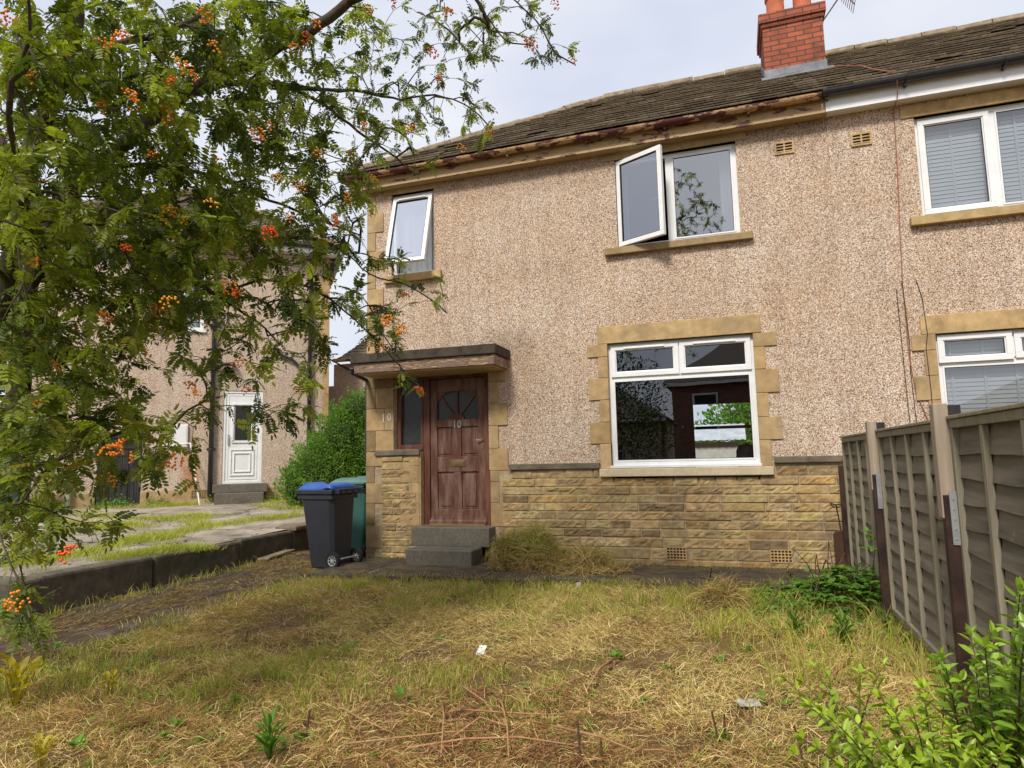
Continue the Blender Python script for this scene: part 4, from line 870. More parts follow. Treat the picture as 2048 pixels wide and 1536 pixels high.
g = MB(); g.obox((-6.15, 7.5, 0), (.16, .05, .01), (-.05, .62, .03), (0, .0, .035), (2.1, 2, 1.8)); tag(g.build('stone_slab', M['kerbstone'], bevel=.01), 'flat broken stone slab lying against the foot of the kerb wall', 'slab')

# ------------------------------------------------------------------ wheelie bins (x = width, y = towards the front, origin between the wheels)
def make_bin(loc, rz, body, lid, label, h=.95, ww=.56, dd=.70, dome=True):
    r = tag(empty('wheelie_bin', loc, rz), label, 'bin')
    def sec(z, t): # section half sizes tapering to the foot
        wx = ww/2*(.80+.20*t); y0 = -.02-.02*t; y1 = dd*(.74+.26*t)-.02; return wx, y0, y1
    g = MB(); lv = [(0.0, 0), (.03, .02), (h*.92, .95), (h, 1)]; vs = []; c = .05
    for z, t in lv:
        wx, y0, y1 = sec(z, t); vs += [(-wx+c, y0, z), (wx-c, y0, z), (wx, y0+c, z), (wx, y1-c, z), (wx-c, y1, z), (-wx+c, y1, z), (-wx, y1-c, z), (-wx, y0+c, z)]
    n = 8; fs = [(i*n+k, i*n+(k+1) % n, (i+1)*n+(k+1) % n, (i+1)*n+k) for i in range(3) for k in range(n)]+[tuple(range(8))[::-1], tuple(range(24, 32))]; g.add(vs, fs)
    g.build('body', body, r, world=False, bevel=.012)
    g = MB(); wx, y0, y1 = sec(h, 1); g.box(-wx-.03, wx+.03, y0-.02, y1+.035, h-.055, h+.005); g.box(-wx-.012, wx+.012, y0-.01, y1+.015, h-.12, h-.055); g.build('rim', body, r, world=False, bevel=.012)
    g = MB()      # lid: shallow dome with a raised hand grip at the front
    nxl, nyl = 10, 12; vs = []
    for j in range(nyl+1):
        for i in range(nxl+1):
            u, v = i/nxl, j/nyl; e = min(u, 1-u, v, 1-v); zz = h+.008+(.05*min(1, e*6) if dome else .02*min(1, e*8))+.035*math.exp(-((v-.86)/.09)**2)*(1-abs(2*u-1)**4)+.03*math.exp(-((v-.12)/.1)**2)
            vs.append((-wx-.015+(2*wx+.03)*u, y0-.01+(y1-y0+.05)*v, zz))
    for j in (0, nyl): pass
    fs = [(j*(nxl+1)+i, j*(nxl+1)+i+1, (j+1)*(nxl+1)+i+1, (j+1)*(nxl+1)+i) for j in range(nyl) for i in range(nxl)]; g.add(vs, fs); o = g.build('lid', lid, r, world=False, smooth=True); sol = o.modifiers.new('s', 'SOLIDIFY'); sol.thickness = .02
    g = MB(); zz = h+.03; g.tube([(-wx*.55, y1+.0, zz+.02), (-wx*.45, y1+.045, zz+.035), (wx*.45, y1+.045, zz+.035), (wx*.55, y1, zz+.02)], .014, 8); g.build('lid_grip', lid, o, world=False)
    g = MB(); g.tube([(-wx+.02, y0-.09, h+.0), (wx-.02, y0-.09, h+.0)], .016, 8); 
    for s in (-.8, -.25, .25, .8): g.box(wx*s-.02, wx*s+.02, y0-.09, y0, h-.05, h+.012)
    g.build('handle', body, r, world=False, bevel=.004)
    g = MB(); g.tube([(-ww*.47, -.045, .10), (ww*.47, -.045, .10)], .012, 8); g.build('axle', M['steel'], r, world=False)
    for s in (-1, 1):
        g = MB(); x0 = s*ww*.40; x1 = s*(ww*.40+.05); n = 24
        prof = [(.10, x0), (.10, x1), (.066, x1), (.066, x0)]
        vs = [(xx, -.045+rr_*math.cos(2*math.pi*k/n), .10+rr_*math.sin(2*math.pi*k/n)) for rr_, xx in prof for k in range(n)]
        g.add(vs, [(a*n+k, a*n+(k+1) % n, ((a+1) % 4)*n+(k+1) % n, ((a+1) % 4)*n+k) for a in range(4) for k in range(n)]); wh = g.build('wheel', M['tyre'], r, world=False)
        g = MB(); xm = (x0+x1)/2; g.tube([(xm-.018, -.045, .10), (xm+.022*s, -.045, .10)], .018, 10)
        for k in range(8):
            a = math.pi*k/4; g.tube([(xm+.012*s, -.045, .10), (xm+.012*s, -.045+.068*math.cos(a), .10+.068*math.sin(a))], .005, 5)
        pr = [(xm+.014*s, -.045+.06*math.cos(2*math.pi*k/20), .10+.06*math.sin(2*math.pi*k/20)) for k in range(21)]; g.tube(pr, .006, 5, cap=False); g.build('hub', m_basic('grey_hub', (.38, .38, .37), (.48, .48, .47), 5, .4, 0), wh, world=False)
    return r
make_bin((-4.74, 7.34, 0.0), R(84), M['bin'], M['bin_lid'], 'charcoal wheelie bin with bright blue lid beside the stone corner', ww=.49, dd=.50)
make_bin((-5.09, 8.10, -.01), R(6), M['green_bin'], M['green_lid'], 'green wheelie bin with pale green lid tucked behind the charcoal bin', h=1.0)
_q = npt(-3.95, -.55, .38); make_bin(_q, R(90)-NA+R(180), m_basic('dark_green_bin', (.03, .07, .045), (.04, .09, .06), 4, .5, 0), m_basic('dark_green_lid', (.05, .10, .07), (.07, .13, .09), 4, .5, 0), 'dark green bin half hidden by rowan leaves against the neighbouring wall', h=.98, ww=.6, dome=False)

# ------------------------------------------------------------------ fence
FX = 1.08
fn = tag(empty('fence', (FX, 5.5, 0)), 'weathered brown overlap panel fence with spliced posts running up to the house', 'fence')
def panel(y0, y1, zt=1.425, zb=.08, greenish=1.0, seed=1):
    """overlap panel; lawn side faces -x"""
    rnd = random.Random(seed); g = MB(); n = 11; hh = (zt-.045-zb)/n; cols = 10
    for i in range(n):
        za = zb+i*hh; k = rnd.uniform(.78, 1.12); vs = []; ph = rnd.uniform(0, 6)
        for j in range(cols+1):
            y = y0+(y1-y0)*j/cols; wz = .006*math.sin(ph+j*.9)+.003*math.sin(ph*2+j*2.3)
            vs += [(FX-.014, y, za-.015+wz), (FX+.006, y, za+hh+.018+wz*.5), (FX+.001, y, za-.015+wz), (FX+.012, y, za+hh+.018+wz*.5)]
        fs = []
        for j in range(cols): a = 4*j; b = 4*(j+1); fs += [(a, a+1, b+1, b), (a+2, a, b, b+2), (a+3, a+2, b+2, b+3), (a+1, a+3, b+3, b+1)]
        g.add(vs, fs, (k, k*.98, k*.95))
    o = g.build('fence_panel', M['fence'], fn)
    f = MB(); 
    f.box(FX-.034, FX-.002, y0, y1, zt-.045, zt-.002, (.95, .95, .9)); f.box(FX-.034, FX+.03, y0, y0+.035, zb, zt-.046, (.95, .95, .9)); f.box(FX-.034, FX+.03, y1-.035, y1, zb, zt-.046, (.95, .95, .9)); f.box(FX-.032, FX+.028, y0+.036, y1-.036, zb-.02, zb+.02, (.85, .85, .8))
    f.build('panel_frame', M['batten'], o, bevel=.003)
    c = MB(); c.box(FX-.045, FX+.04, y0-.003, y1+.003, zt, zt+.018, (1.1, 1.1, .95)); c.build('capping_rail', M['batten'], o, bevel=.003)
    for k in range(1, 4):
        y = y0+(y1-y0)*k/4+rnd.uniform(-.015, .015); b_ = MB(); dx = rnd.uniform(-.01, .01); b_.obox((FX-.034, y-.018, zb+.02), (.03, 0, 0), (0, .036, 0), (0, dx, zt-.067-zb), (1, .98, .94)); b_.build('batten', M['batten'], o, bevel=.003)
panel(5.92, 7.72, 1.425, .06, seed=3); panel(4.06, 5.84, 1.43, .08, seed=5); panel(2.15, 3.97, 1.435, .05, seed=8); panel(.25, 2.07, 1.435, .0, seed=9)
def fpost(y, zj, zt, zplate, w_=.065):
    g = MB(); g.box(FX-.09, FX-.035, y-.025, y+.028, -.3, zj+.12); p = g.build('fence_post', M['darkpost'], fn, bevel=.004)
    g = MB(); g.box(FX-.098, FX-.030, y-.012, y+w_, zj, zt); g.build('post_extension', M['post'], p, bevel=.005)
    g = MB(); g.box(FX-.066, FX-.034, y-.032, y-.0255, zplate, zplate+.27)
    for k in range(5): g.tube([(FX-.05, y-.036, zplate+.03+k*.05), (FX-.05, y-.032, zplate+.03+k*.05)], .005, 8)
    g.build('splice_plate', M['steel'], p)
    g = MB(); g.box(FX-.04, FX+.03, y-.0, y+.05, zt-.07, zt-.01); g.build('bracket', M['seal'], p)
fpost(5.86, .98, 1.515, .84); fpost(3.99, .93, 1.52, .80); fpost(2.09, .93, 1.52, .80)
g = MB(); g.box(FX-.075, FX-.02, 7.74, 7.80, -.2, 1.14); p = g.build('fence_post', M['darkpost'], fn, bevel=.003)

# ------------------------------------------------------------------ leaf machinery
def norm(a): return a/np.maximum(np.linalg.norm(a, axis=-1, keepdims=True), 1e-9)
def leaves(P, D, U, L, W, C, curl=.12, fold=.18):
    """folded leaf blades: P base, D direction, U rough upward normal -> V, F(quads), C"""
    n = len(P); D = norm(D); S = norm(np.cross(D, U)); N = norm(np.cross(S, D)); L = np.broadcast_to(L, n)[:, None]; W = np.broadcast_to(W, n)[:, None]
    b = P; t = P+D*L-N*L*curl
    r1 = P+D*L*.28+S*W*.46+N*W*fold; r2 = P+D*L*.68+S*W*.40+N*(W*fold-L*curl*.4)
    l1 = P+D*L*.28-S*W*.46+N*W*fold; l2 = P+D*L*.68-S*W*.40+N*(W*fold-L*curl*.4)
    V = np.stack([b, r1, r2, t, l2, l1], 1).reshape(-1, 3); i = np.arange(n)[:, None]*6
    F = np.concatenate([i+[0, 1, 2, 3], i+[0, 3, 4, 5]], 1).reshape(-1, 4)
    return V, F, np.repeat(C, 2, axis=0)
def join(parts):
    V = []; F = []; C = []; o = 0
    for v, f, c in parts: V.append(v); F.append(f+o); C.append(c); o += len(v)
    return np.concatenate(V), np.concatenate(F), np.concatenate(C)
def rdir(n, up=0.0): d = norm(rng.normal(size=(n, 3))); d[:, 2] += up; return norm(d)
def lcol(n, a, b, j=.12):
    t = rng.random((n, 1)); c = np.array(a)*(1-t)+np.array(b)*t; return np.clip(c*(1+rng.normal(0, j, (n, 1))), .005, 1)
def strips(P0, P1, P2, W, C, side=None):
    """grass blades: two quads each, tapering"""
    n = len(P0); D = norm(P2-P0); S = side if side is not None else norm(np.cross(D, rdir(n))); W = np.broadcast_to(W, n)[:, None]
    V = np.stack([P0-S*W*.5, P0+S*W*.5, P1-S*W*.42, P1+S*W*.42, P2-S*W*.10, P2+S*W*.10], 1).reshape(-1, 3); i = np.arange(n)[:, None]*6
    F = np.concatenate([i+[0, 1, 3, 2], i+[2, 3, 5, 4]], 1).reshape(-1, 4); return V, F, np.repeat(C, 2, axis=0)

# ------------------------------------------------------------------ rowan tree
tree = tag(empty('rowan_tree', (-4.6, 2.1, -.15)), 'rowan tree hung with clusters of orange berries, its boughs reaching toward the house', 'tree')
LIMBS = [  # photo pixel x, y and depth along the view
 [(-190, 1420, 3.7), (-150, 1230, 3.7), (-110, 1050, 3.7), (-60, 880, 3.75), (-18, 700, 3.8), (12, 560, 3.8), (35, 450, 3.8), (48, 370, 3.85), (62, 300, 3.9), (100, 210, 3.95), (140, 130, 4.0), (152, 0, 4.0), (160, -160, 4.0), (190, -320, 4.0)],
 [(-60, 880, 3.75), (-10, 900, 3.9), (30, 840, 4.0), (45, 720, 4.1), (52, 620, 4.1), (66, 540, 4.15), (96, 450, 4.2), (140, 392, 4.25), (190, 340, 4.3), (250, 285, 4.4), (308, 233, 4.5), (360, 195, 4.6), (410, 164, 4.7), (450, 150, 4.8)],
 [(360, 195, 4.6), (420, 178, 4.7), (480, 165, 4.8), (560, 168, 4.9), (640, 180, 5.0), (720, 182, 5.1), (800, 200, 5.2)],
 [(62, 300, 3.9), (95, 165, 3.9), (135, 133, 3.95), (190, 112, 4.0), (240, 88, 4.1), (330, 65, 4.2), (420, 15, 4.4), (480, -70, 4.5)],
 [(450, 150, 4.8), (500, 128, 4.9), (560, 92, 5.0), (620, 62, 5.0), (660, 35, 5.0), (700, 4, 5.0), (780, -60, 4.9)],
 [(66, 540, 4.15), (110, 552, 4.2), (160, 536, 4.3), (210, 508, 4.4), (250, 498, 4.5), (330, 520, 4.7), (430, 590, 4.9), (510, 640, 5.1), (560, 690, 5.2)],
 [(250, 498, 4.5), (350, 492, 4.7), (450, 487, 4.9), (530, 480, 5.0), (610, 476, 5.1), (680, 498, 5.2), (740, 548, 5.3), (810, 570, 5.4), (860, 596, 5.4), (893, 626, 5.4)],
 [(700, 4, 5.0), (800, -50, 4.7), (920, -60, 4.6), (1000, -25, 4.5), (1050, 20, 4.5), (1085, 62, 4.5), (1112, 108, 4.5), (1148, 128, 4.5)],
 [(920, -60, 4.6), (945, -10, 4.7), (980, 40, 4.7), (1008, 78, 4.7), (1040, 88, 4.7), (1066, 92, 4.7)],
 [(560, 168, 4.9), (640, 205, 5.1), (700, 250, 5.2), (770, 300, 5.3), (830, 335, 5.3), (895, 300, 5.3)],
 [(30, 900, 3.9), (70, 960, 3.7), (110, 925, 3.7), (160, 895, 3.8), (240, 868, 3.9), (340, 858, 4.1)],
 [(-60, 880, 3.75), (-20, 1010, 3.4), (10, 1100, 3.2), (40, 1170, 3.1), (60, 1235, 3.0)],
 [(430, 590, 4.9), (540, 560, 5.1), (640, 585, 5.2), (720, 650, 5.3), (770, 700, 5.3), (810, 745, 5.3), (838, 772, 5.3)],
 [(190, 340, 4.3), (300, 330, 4.7), (420, 350, 4.9), (540, 400, 5.1), (640, 440, 5.2), (720, 470, 5.3)],
 [(100, 450, 3.9), (60, 380, 3.6), (30, 300, 3.3), (20, 200, 3.1), (60, 60, 3.0)],
 [(800, 200, 5.2), (870, 190, 5.2), (940, 215, 5.2), (985, 260, 5.2)],
 [(35, 450, 3.8), (-80, 330, 3.7), (-220, 240, 3.5), (-400, 200, 3.4)],
 [(48, 370, 3.85), (-60, 150, 4.3), (-150, -60, 4.6), (-260, -200, 4.9)],
 [(-18, 700, 3.8), (-150, 620, 4.2), (-330, 560, 4.4), (-480, 540, 4.6)],
 [(12, 560, 3.8), (-60, 480, 3.2), (-150, 400, 2.9), (-280, 380, 2.7)],
]
nodes = []; par = []; limb_of = []
for li, L_ in enumerate(LIMBS):
    pts = [np.array(at(*q)) for q in L_]; fine = []
    for k in range(len(pts)-1):
        p0 = pts[max(k-1, 0)]; p1, p2 = pts[k], pts[k+1]; p3 = pts[min(k+2, len(pts)-1)]; m = max(2, int(np.linalg.norm(p2-p1)/.07))
        for t in np.linspace(0, 1, m, endpoint=False):
            fine.append(.5*((2*p1)+(-p0+p2)*t+(2*p0-5*p1+4*p2-p3)*t*t+(-p0+3*p1-3*p2+p3)*t**3)+rng.normal(0, .004, 3))
    fine.append(pts[-1])
    if li == 0: pr = -1
    else:
        A = np.array(nodes); pr = int(np.argmin(np.linalg.norm(A-fine[0], axis=1))); fine = fine[1:]
    for p in fine: nodes.append(p); par.append(pr); limb_of.append(li); pr = len(nodes)-1
# twig tips, sampled over the crown as the photo shows its spread (pixel windows with weights)
ZONES = [(0, 0, 250, 330, 120), (250, 0, 520, 180, 80), (250, 180, 520, 420, 100), (0, 330, 260, 620, 130), (520, 0, 760, 160, 46), (760, 0, 990, 120, 30), (520, 160, 760, 330, 62),
         (760, 120, 940, 260, 24), (640, 330, 760, 480, 18), (260, 420, 560, 620, 118), (560, 420, 720, 640, 28), (0, 620, 280, 860, 112), (280, 620, 520, 760, 20), (520, 600, 660, 720, 14), (700, 500, 800, 700, 20),
         (0, 860, 150, 1040, 34), (150, 840, 350, 950, 17), (380, 740, 420, 830, 2), (500, 700, 620, 860, 10), (990, 0, 1100, 60, 6), (0, 1040, 80, 1110, 7), (10, 1190, 80, 1270, 8), (760, 240, 900, 350, 7), (940, 150, 1000, 290, 6),
         (790, 550, 890, 630, 5), (780, 640, 845, 780, 5), (1060, 60, 1150, 130, 5), (100, 960, 250, 1060, 5), (300, 860, 390, 960, 5), (560, 330, 660, 470, 14), (1000, 70, 1070, 105, 3)]
tips = []
for x0, y0, x1, y1, n in ZONES:
    for _ in range(int(n*1.28)):
        x, y = rng.uniform(x0, x1), rng.uniform(y0, y1); base = 3.75+1.55*min(1, max(0, x)/900)
        spread = .75*(1-min(1, x/1000))+.3; tips.append(np.array(at(x, y, base+rng.uniform(-spread*.9, spread))))
c0 = np.array((-3.5, 2.5, 4.7)); k = 0
while k < 560:                        # the rest of the crown, outside the photo
    d = rdir(1)[0]*rng.random()**.4; p = c0+d*np.array((3.3, 2.6, 2.7)); X, Y, Z = to_px(p)
    if (Z > .1 and -30 < X < 2080 and -30 < Y < 1560) or np.linalg.norm(p[:2]) < 1.6 or p[2] < 1.3: continue
    tips.append(p); k += 1
for _ in range(330): tips.append(np.array((-1.15, 2.7, 5.9))+rdir(1)[0]*rng.random()**.4*np.array((1.15, 1.1, 1.25)))
tips = np.array(tips); A0 = np.array(nodes); dd = np.array([np.min(np.linalg.norm(A0-t, axis=1)) for t in tips]); tips = tips[np.argsort(dd)]
N_ = np.zeros((40000, 3)); nn = len(nodes); N_[:nn] = A0; shoots = []
for t in tips:
    X = N_[:nn]; d = np.linalg.norm(X-t, axis=1); c = d+np.maximum(0, t[2]-X[:, 2])*.25+.5*(d < .16); pr = int(np.argmin(c)); a = N_[pr].copy(); L = np.linalg.norm(t-a)
    up = np.array((0, 0, 1.)); mid = a*.5+t*.5+up*L*.20+rng.normal(0, .06*L, 3); m = max(2, int(L/.06)); pts = []
    for q in np.linspace(0, 1, m+1)[1:]:
        p = (1-q)**2*a+2*q*(1-q)*mid+q*q*t+rng.normal(0, .006, 3); N_[nn] = p; nodes.append(p); par.append(pr); limb_of.append(-1); pr = nn; nn += 1; pts.append(p)
    shoots.append((a, pts))
nodes = N_[:nn]; par = np.array(par); cnt = np.zeros(nn); hasch = np.zeros(nn, bool); hasch[par[par >= 0]] = True; cnt[~hasch] = 1
for i in range(nn-1, 0, -1): cnt[par[i]] += cnt[i] if par[i] >= 0 else 0
rad = np.clip(.0022*cnt**.50, .0022, .095); rad[np.array(limb_of) >= 0] = np.maximum(rad[np.array(limb_of) >= 0], .006)
rad[np.array(limb_of) == 0] = np.maximum(rad[np.array(limb_of) == 0], .05)
# branch mesh: prisms between consecutive nodes (6 sides thick wood, 3 sides twigs)
def prisms(a, b, ra, rb, n):
    D = norm(b-a); S = norm(np.cross(D, np.array((.31, .2, .93)))); T = np.cross(D, S); ang_ = 2*np.pi*np.arange(n)/n
    ring = lambda p, r: p[:, None]+(S[:, None]*np.cos(ang_)[None, :, None]+T[:, None]*np.sin(ang_)[None, :, None])*r[:, None, None]
    V = np.concatenate([ring(a, ra), ring(b, rb)], 1).reshape(-1, 3); i = np.arange(len(a))[:, None]*2*n; F = []
    for k in range(n): F.append(i+[k, (k+1) % n, n+(k+1) % n, n+k])
    F = np.stack(F, 1).reshape(-1, 4); return V, F
ix = np.arange(nn)[par >= 0]; a = nodes[par[ix]]; b = nodes[ix]; ra = rad[par[ix]]; rb = rad[ix]; ra = np.minimum(ra, rb*1.35); e = norm(b-a)*.01*0
thick = rb > .010; out = []
for msk, n in ((thick, 10), (~thick, 4)):
    if msk.any():
        V, F = prisms(a[msk], b[msk]+norm(b[msk]-a[msk])*rb[msk][:, None]*.35, ra[msk], rb[msk], n); out.append((V, F, lcol(len(F), (.9, .85, .8), (1.15, 1.1, 1.0), .03)))
V, F, C = join(out); np_mesh('trunk', V, F, C, M['bark'], tree, smooth=True)
# compound leaves
base = []; ddir = []; upv = []; siz = []; tint = []
for a_, pts in shoots:
    pts = [a_]+pts; m = len(pts); tl = 0; 
    # leaf spots: rosette at the tip plus alternate leaves along the outer part of the shoot
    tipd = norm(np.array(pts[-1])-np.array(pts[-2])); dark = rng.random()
    for k in range(rng.integers(3, 6)):
        d = norm(tipd*.5+rdir(1, -.25)[0]); base.append(pts[-1]); ddir.append(d); upv.append((0, 0, 1)); siz.append(rng.uniform(.07, .12)*(.82 if pts[-1][0] > -2.6 else 1.18)); tint.append(dark)
    for j in range(m-1, max(1, m-7), -1):
        if rng.random() < .75:
            d = norm(tipd*.4+rdir(1, -.15)[0]); base.append(pts[j]); ddir.append(d); upv.append((0, 0, 1)); siz.append(rng.uniform(.065, .125)*(.82 if pts[-1][0] > -2.6 else 1.18)); tint.append(dark)
base = np.array(base); ddir = np.array(ddir); siz = np.array(siz); tint = np.array(tint); nl = len(base); UP = np.tile((0, 0, 1.), (nl, 1))+rng.normal(0, .35, (nl, 3))
S = norm(np.cross(ddir, UP)); Nn = norm(np.cross(S, ddir)); NP_ = 6; out = []; 
g0 = np.array((.06, .095, .012)); g1 = np.array((.39, .44, .05)); tint = tint**1.25; cl = (g0*(1-tint[:, None])+g1*tint[:, None])*(1+rng.normal(0, .14, (nl, 1)))  # wide tint range imitates lit and shaded clumps in the leaf colour
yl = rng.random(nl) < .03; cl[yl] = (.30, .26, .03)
rach = [base+siz[:, None]*t*ddir-Nn*siz[:, None]*(.28*t*t) for t in np.linspace(0, 1, NP_+2)]
for j in range(1, NP_+1):
    p = rach[j]; dj = norm(rach[j+1]-rach[j-1])
    for s_ in (-1, 1):
        dl = norm(S*s_*1.0+dj*.42+rng.normal(0, .10, (nl, 3))-Nn*.12); ll = siz*(.36 if 1 < j < 6 else .29)*rng.uniform(.9, 1.1, nl)
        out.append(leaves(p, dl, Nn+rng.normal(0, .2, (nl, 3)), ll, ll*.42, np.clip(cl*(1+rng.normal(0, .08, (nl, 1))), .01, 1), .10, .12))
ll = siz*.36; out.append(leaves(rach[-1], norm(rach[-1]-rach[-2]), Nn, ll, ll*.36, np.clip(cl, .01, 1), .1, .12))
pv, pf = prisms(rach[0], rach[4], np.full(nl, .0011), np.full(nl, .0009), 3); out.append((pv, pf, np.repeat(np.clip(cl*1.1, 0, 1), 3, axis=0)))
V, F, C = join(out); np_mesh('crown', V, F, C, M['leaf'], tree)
# berry clusters
import bmesh
def berry_mesh(name, mat, seed, n=26):
    r = random.Random(seed); bm = bmesh.new()
    for k in range(n):
        a_ = r.uniform(0, 6.28); q = r.random()**.5; p = Vector((.038*q*math.cos(a_), .038*q*math.sin(a_), -.004-.030*q*q+r.uniform(-.012, .008)))
        bmesh.ops.create_icosphere(bm, subdivisions=2, radius=r.uniform(.0044, .0056), matrix=Matrix.Translation(p))
    for f in bm.faces: f.smooth = True
    me = bpy.data.meshes.new(name); bm.to_mesh(me); bm.free(); me.materials.append(mat); return me
BM = [berry_mesh('berry_cluster', M['berry'], 1, 28), berry_mesh('berry_cluster', M['berry'], 2, 18), berry_mesh('berry_cluster', M['berry_yellow'], 3, 15), berry_mesh('berry_cluster', M['berry_red'], 4, 20), berry_mesh('berry_cluster', M['berry'], 5, 12)]
BP = [(205, 205, 0), (212, 218, 0), (230, 62, 0), (215, 82, 4), (405, 35, 0), (400, 18, 1), (12, 30, 0), (25, 52, 1), (370, 125, 2), (385, 135, 4), (335, 158, 3), (395, 152, 1), (268, 180, 1), (275, 195, 4), (345, 230, 4), (430, 82, 2), (515, 262, 0), (520, 270, 4), (590, 85, 1), (610, 78, 3), (742, 15, 0), (790, 5, 3), (640, 42, 4), (705, 302, 1), (743, 362, 1), (545, 250, 4),
      (45, 400, 2), (55, 145, 4), (40, 505, 0), (60, 510, 1), (75, 518, 0), (250, 487, 3), (328, 412, 2), (345, 425, 4), (318, 452, 2), (345, 458, 1), (365, 440, 4), (420, 398, 2), (62, 348, 1), (80, 355, 4), (540, 455, 3), (528, 462, 3), (460, 570, 0), (465, 582, 3), (585, 430, 4), (205, 625, 1), (95, 668, 0), (340, 598, 2), (318, 612, 3), (392, 770, 0), (395, 780, 4), (225, 890, 0), (238, 880, 3), (215, 892, 0), (110, 722, 4), (120, 728, 2), (352, 915, 0), (325, 925, 1), (268, 908, 4), (125, 1098, 3), (35, 1205, 4), (10, 1200, 1), (395, 635, 4), (230, 955, 4), (675, 440, 3),
      (810, 585, 3), (765, 635, 0), (778, 640, 4), (795, 655, 0), (768, 690, 4), (840, 776, 3), (1062, 92, 3), (1150, 118, 4), (1112, 10, 3), (895, 15, 3), (700, 395, 4), (980, 262, 4), (875, 150, 3), (925, 290, 2), (868, 108, 3), (640, 300, 4), (600, 372, 4), (660, 560, 4), (480, 720, 4), (500, 780, 1), (300, 300, 4), (150, 260, 1), (95, 250, 4), (180, 430, 4), (560, 350, 2), (440, 320, 4), (735, 250, 4), (820, 250, 4), (290, 700, 4), (60, 800, 4)]
BN = nodes[~hasch]; 
for i, (x, y, kx) in enumerate(BP[:99]):
    # hang each cluster from the nearest shoot in that direction
    px_, py_, pz_ = to_px(BN); q = (px_-x)**2+(py_-y)**2+(pz_ < 1)*1e9+400*(pz_-3.6)**2; b_ = BN[int(np.argmin(q))]; dz = float(to_px(b_[None])[2][0])-.30
    o = bpy.data.objects.new('berry_cluster', BM[kx]); col.objects.link(o); o.parent = tree; o.location = at(x, y, dz)-tree.location; sc = rng.uniform(.95, 1.35); o.scale = (sc, sc, sc); o.rotation_euler = (rng.uniform(-1.2, 1.2), rng.uniform(-1.2, 1.2), rng.uniform(0, 6))

# ------------------------------------------------------------------ shrubs
def shrub(name, loc, label, cat, blobs, n, Lr, wr, ca, cb, stems=14, leafmat='leaf', up=.6, h0=0.0, core=0):
    r = tag(empty(name, loc), label, cat); loc = np.array(loc); P = []; D = []
    wts = np.array([b[3]*b[4]*b[5] for b in blobs]); wts = wts/wts.sum()
    for b, wgt in zip(blobs, wts):
        m = int(n*wgt); d = rdir(m); q = rng.random((m, 1))**.38*(1+.22*(rng.random((m, 1)) < .12)*(np.sin(d[:, :1]*23+d[:, 2:]*19) > .2)); p = loc+np.array(b[:3])+d*q*np.array(b[3:6])*(1+.16*np.sin(d[:, :1]*9+d[:, 1:2]*7+d[:, 2:]*8)); P.append(p); D.append(norm(d*.7+rdir(m, up)*.8))
    P = np.concatenate(P); D = np.concatenate(D); ok = P[:, 2] > h0+.01; P = P[ok]; D = D[ok]; m = len(P); L = rng.uniform(*Lr, m)
    clump = fnoise(P[:, 0]+P[:, 2]*.7, P[:, 1]+P[:, 2], 3.5, 4)[:, None]; c = np.array(ca)*(1-clump)+np.array(cb)*clump; c = np.clip(c*(1+rng.normal(0, .15, (m, 1))), .01, 1)
    V, F, C = leaves(P, D, rdir(m, .8), L, L*wr, c, .1, .12); np_mesh('foliage', V, F, C, M[leafmat], r)
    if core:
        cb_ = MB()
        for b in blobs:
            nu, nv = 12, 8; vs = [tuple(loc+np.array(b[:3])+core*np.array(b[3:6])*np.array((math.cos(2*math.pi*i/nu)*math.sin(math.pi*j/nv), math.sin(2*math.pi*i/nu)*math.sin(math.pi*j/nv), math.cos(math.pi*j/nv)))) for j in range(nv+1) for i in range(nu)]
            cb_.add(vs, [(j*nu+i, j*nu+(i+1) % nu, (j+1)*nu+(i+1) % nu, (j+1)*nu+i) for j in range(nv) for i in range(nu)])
        cb_.build('shade_core', m_basic('dark_shade_core', (.012, .02, .006), (.03, .045, .012), 20, .95, .5, .02), r)  # solid dark blobs stand in for the shade inside the bush
    st = MB()
    for k in range(stems):
        t = P[rng.integers(len(P))]; b0 = loc+np.array((rng.normal(0, .1), rng.normal(0, .1), 0)); mid = (b0+t)/2+np.array((0, 0, .1)); st.tube([b0, mid, t], [.012, .008, .003], 5)
    st.build('stem', M['bark'], r); return r
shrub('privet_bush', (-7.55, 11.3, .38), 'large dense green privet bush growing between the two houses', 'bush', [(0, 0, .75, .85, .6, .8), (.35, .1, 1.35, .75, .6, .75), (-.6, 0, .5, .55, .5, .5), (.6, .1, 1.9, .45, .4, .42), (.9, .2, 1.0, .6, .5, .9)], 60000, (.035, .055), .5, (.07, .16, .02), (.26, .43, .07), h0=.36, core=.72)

# ------------------------------------------------------------------ grass, straw and litter on the garden
def on_ground(n, x0, x1, y0, y1): return rng.uniform(x0, x1, n), rng.uniform(y0, y1, n)
def lawn_mask(x, y):
    edge = -4.72+.14*(fnoise(x, y, 2.0, 31)-.5)*2+.28*np.exp(-((y-6.9)/.5)**2); yb = 6.60+.065*(x+4.7); yb = np.minimum(yb, 7.06)
    return (x > edge) & (x < 1.02) & (y < yb+.02)
TAN = np.array((.62, .46, .18)); TAN2 = np.array((.82, .66, .32)); BRN = np.array((.36, .22, .09)); GRN = np.array((.40, .46, .06)); GRN2 = np.array((.22, .30, .04))
def depth_pick(n, x0, x1, y0, y1, pw=1.0):
    """more blades near the camera, where each one shows"""
    x = rng.uniform(x0, x1, n); t = rng.random(n)**pw; return x, y0+(y1-y0)*t
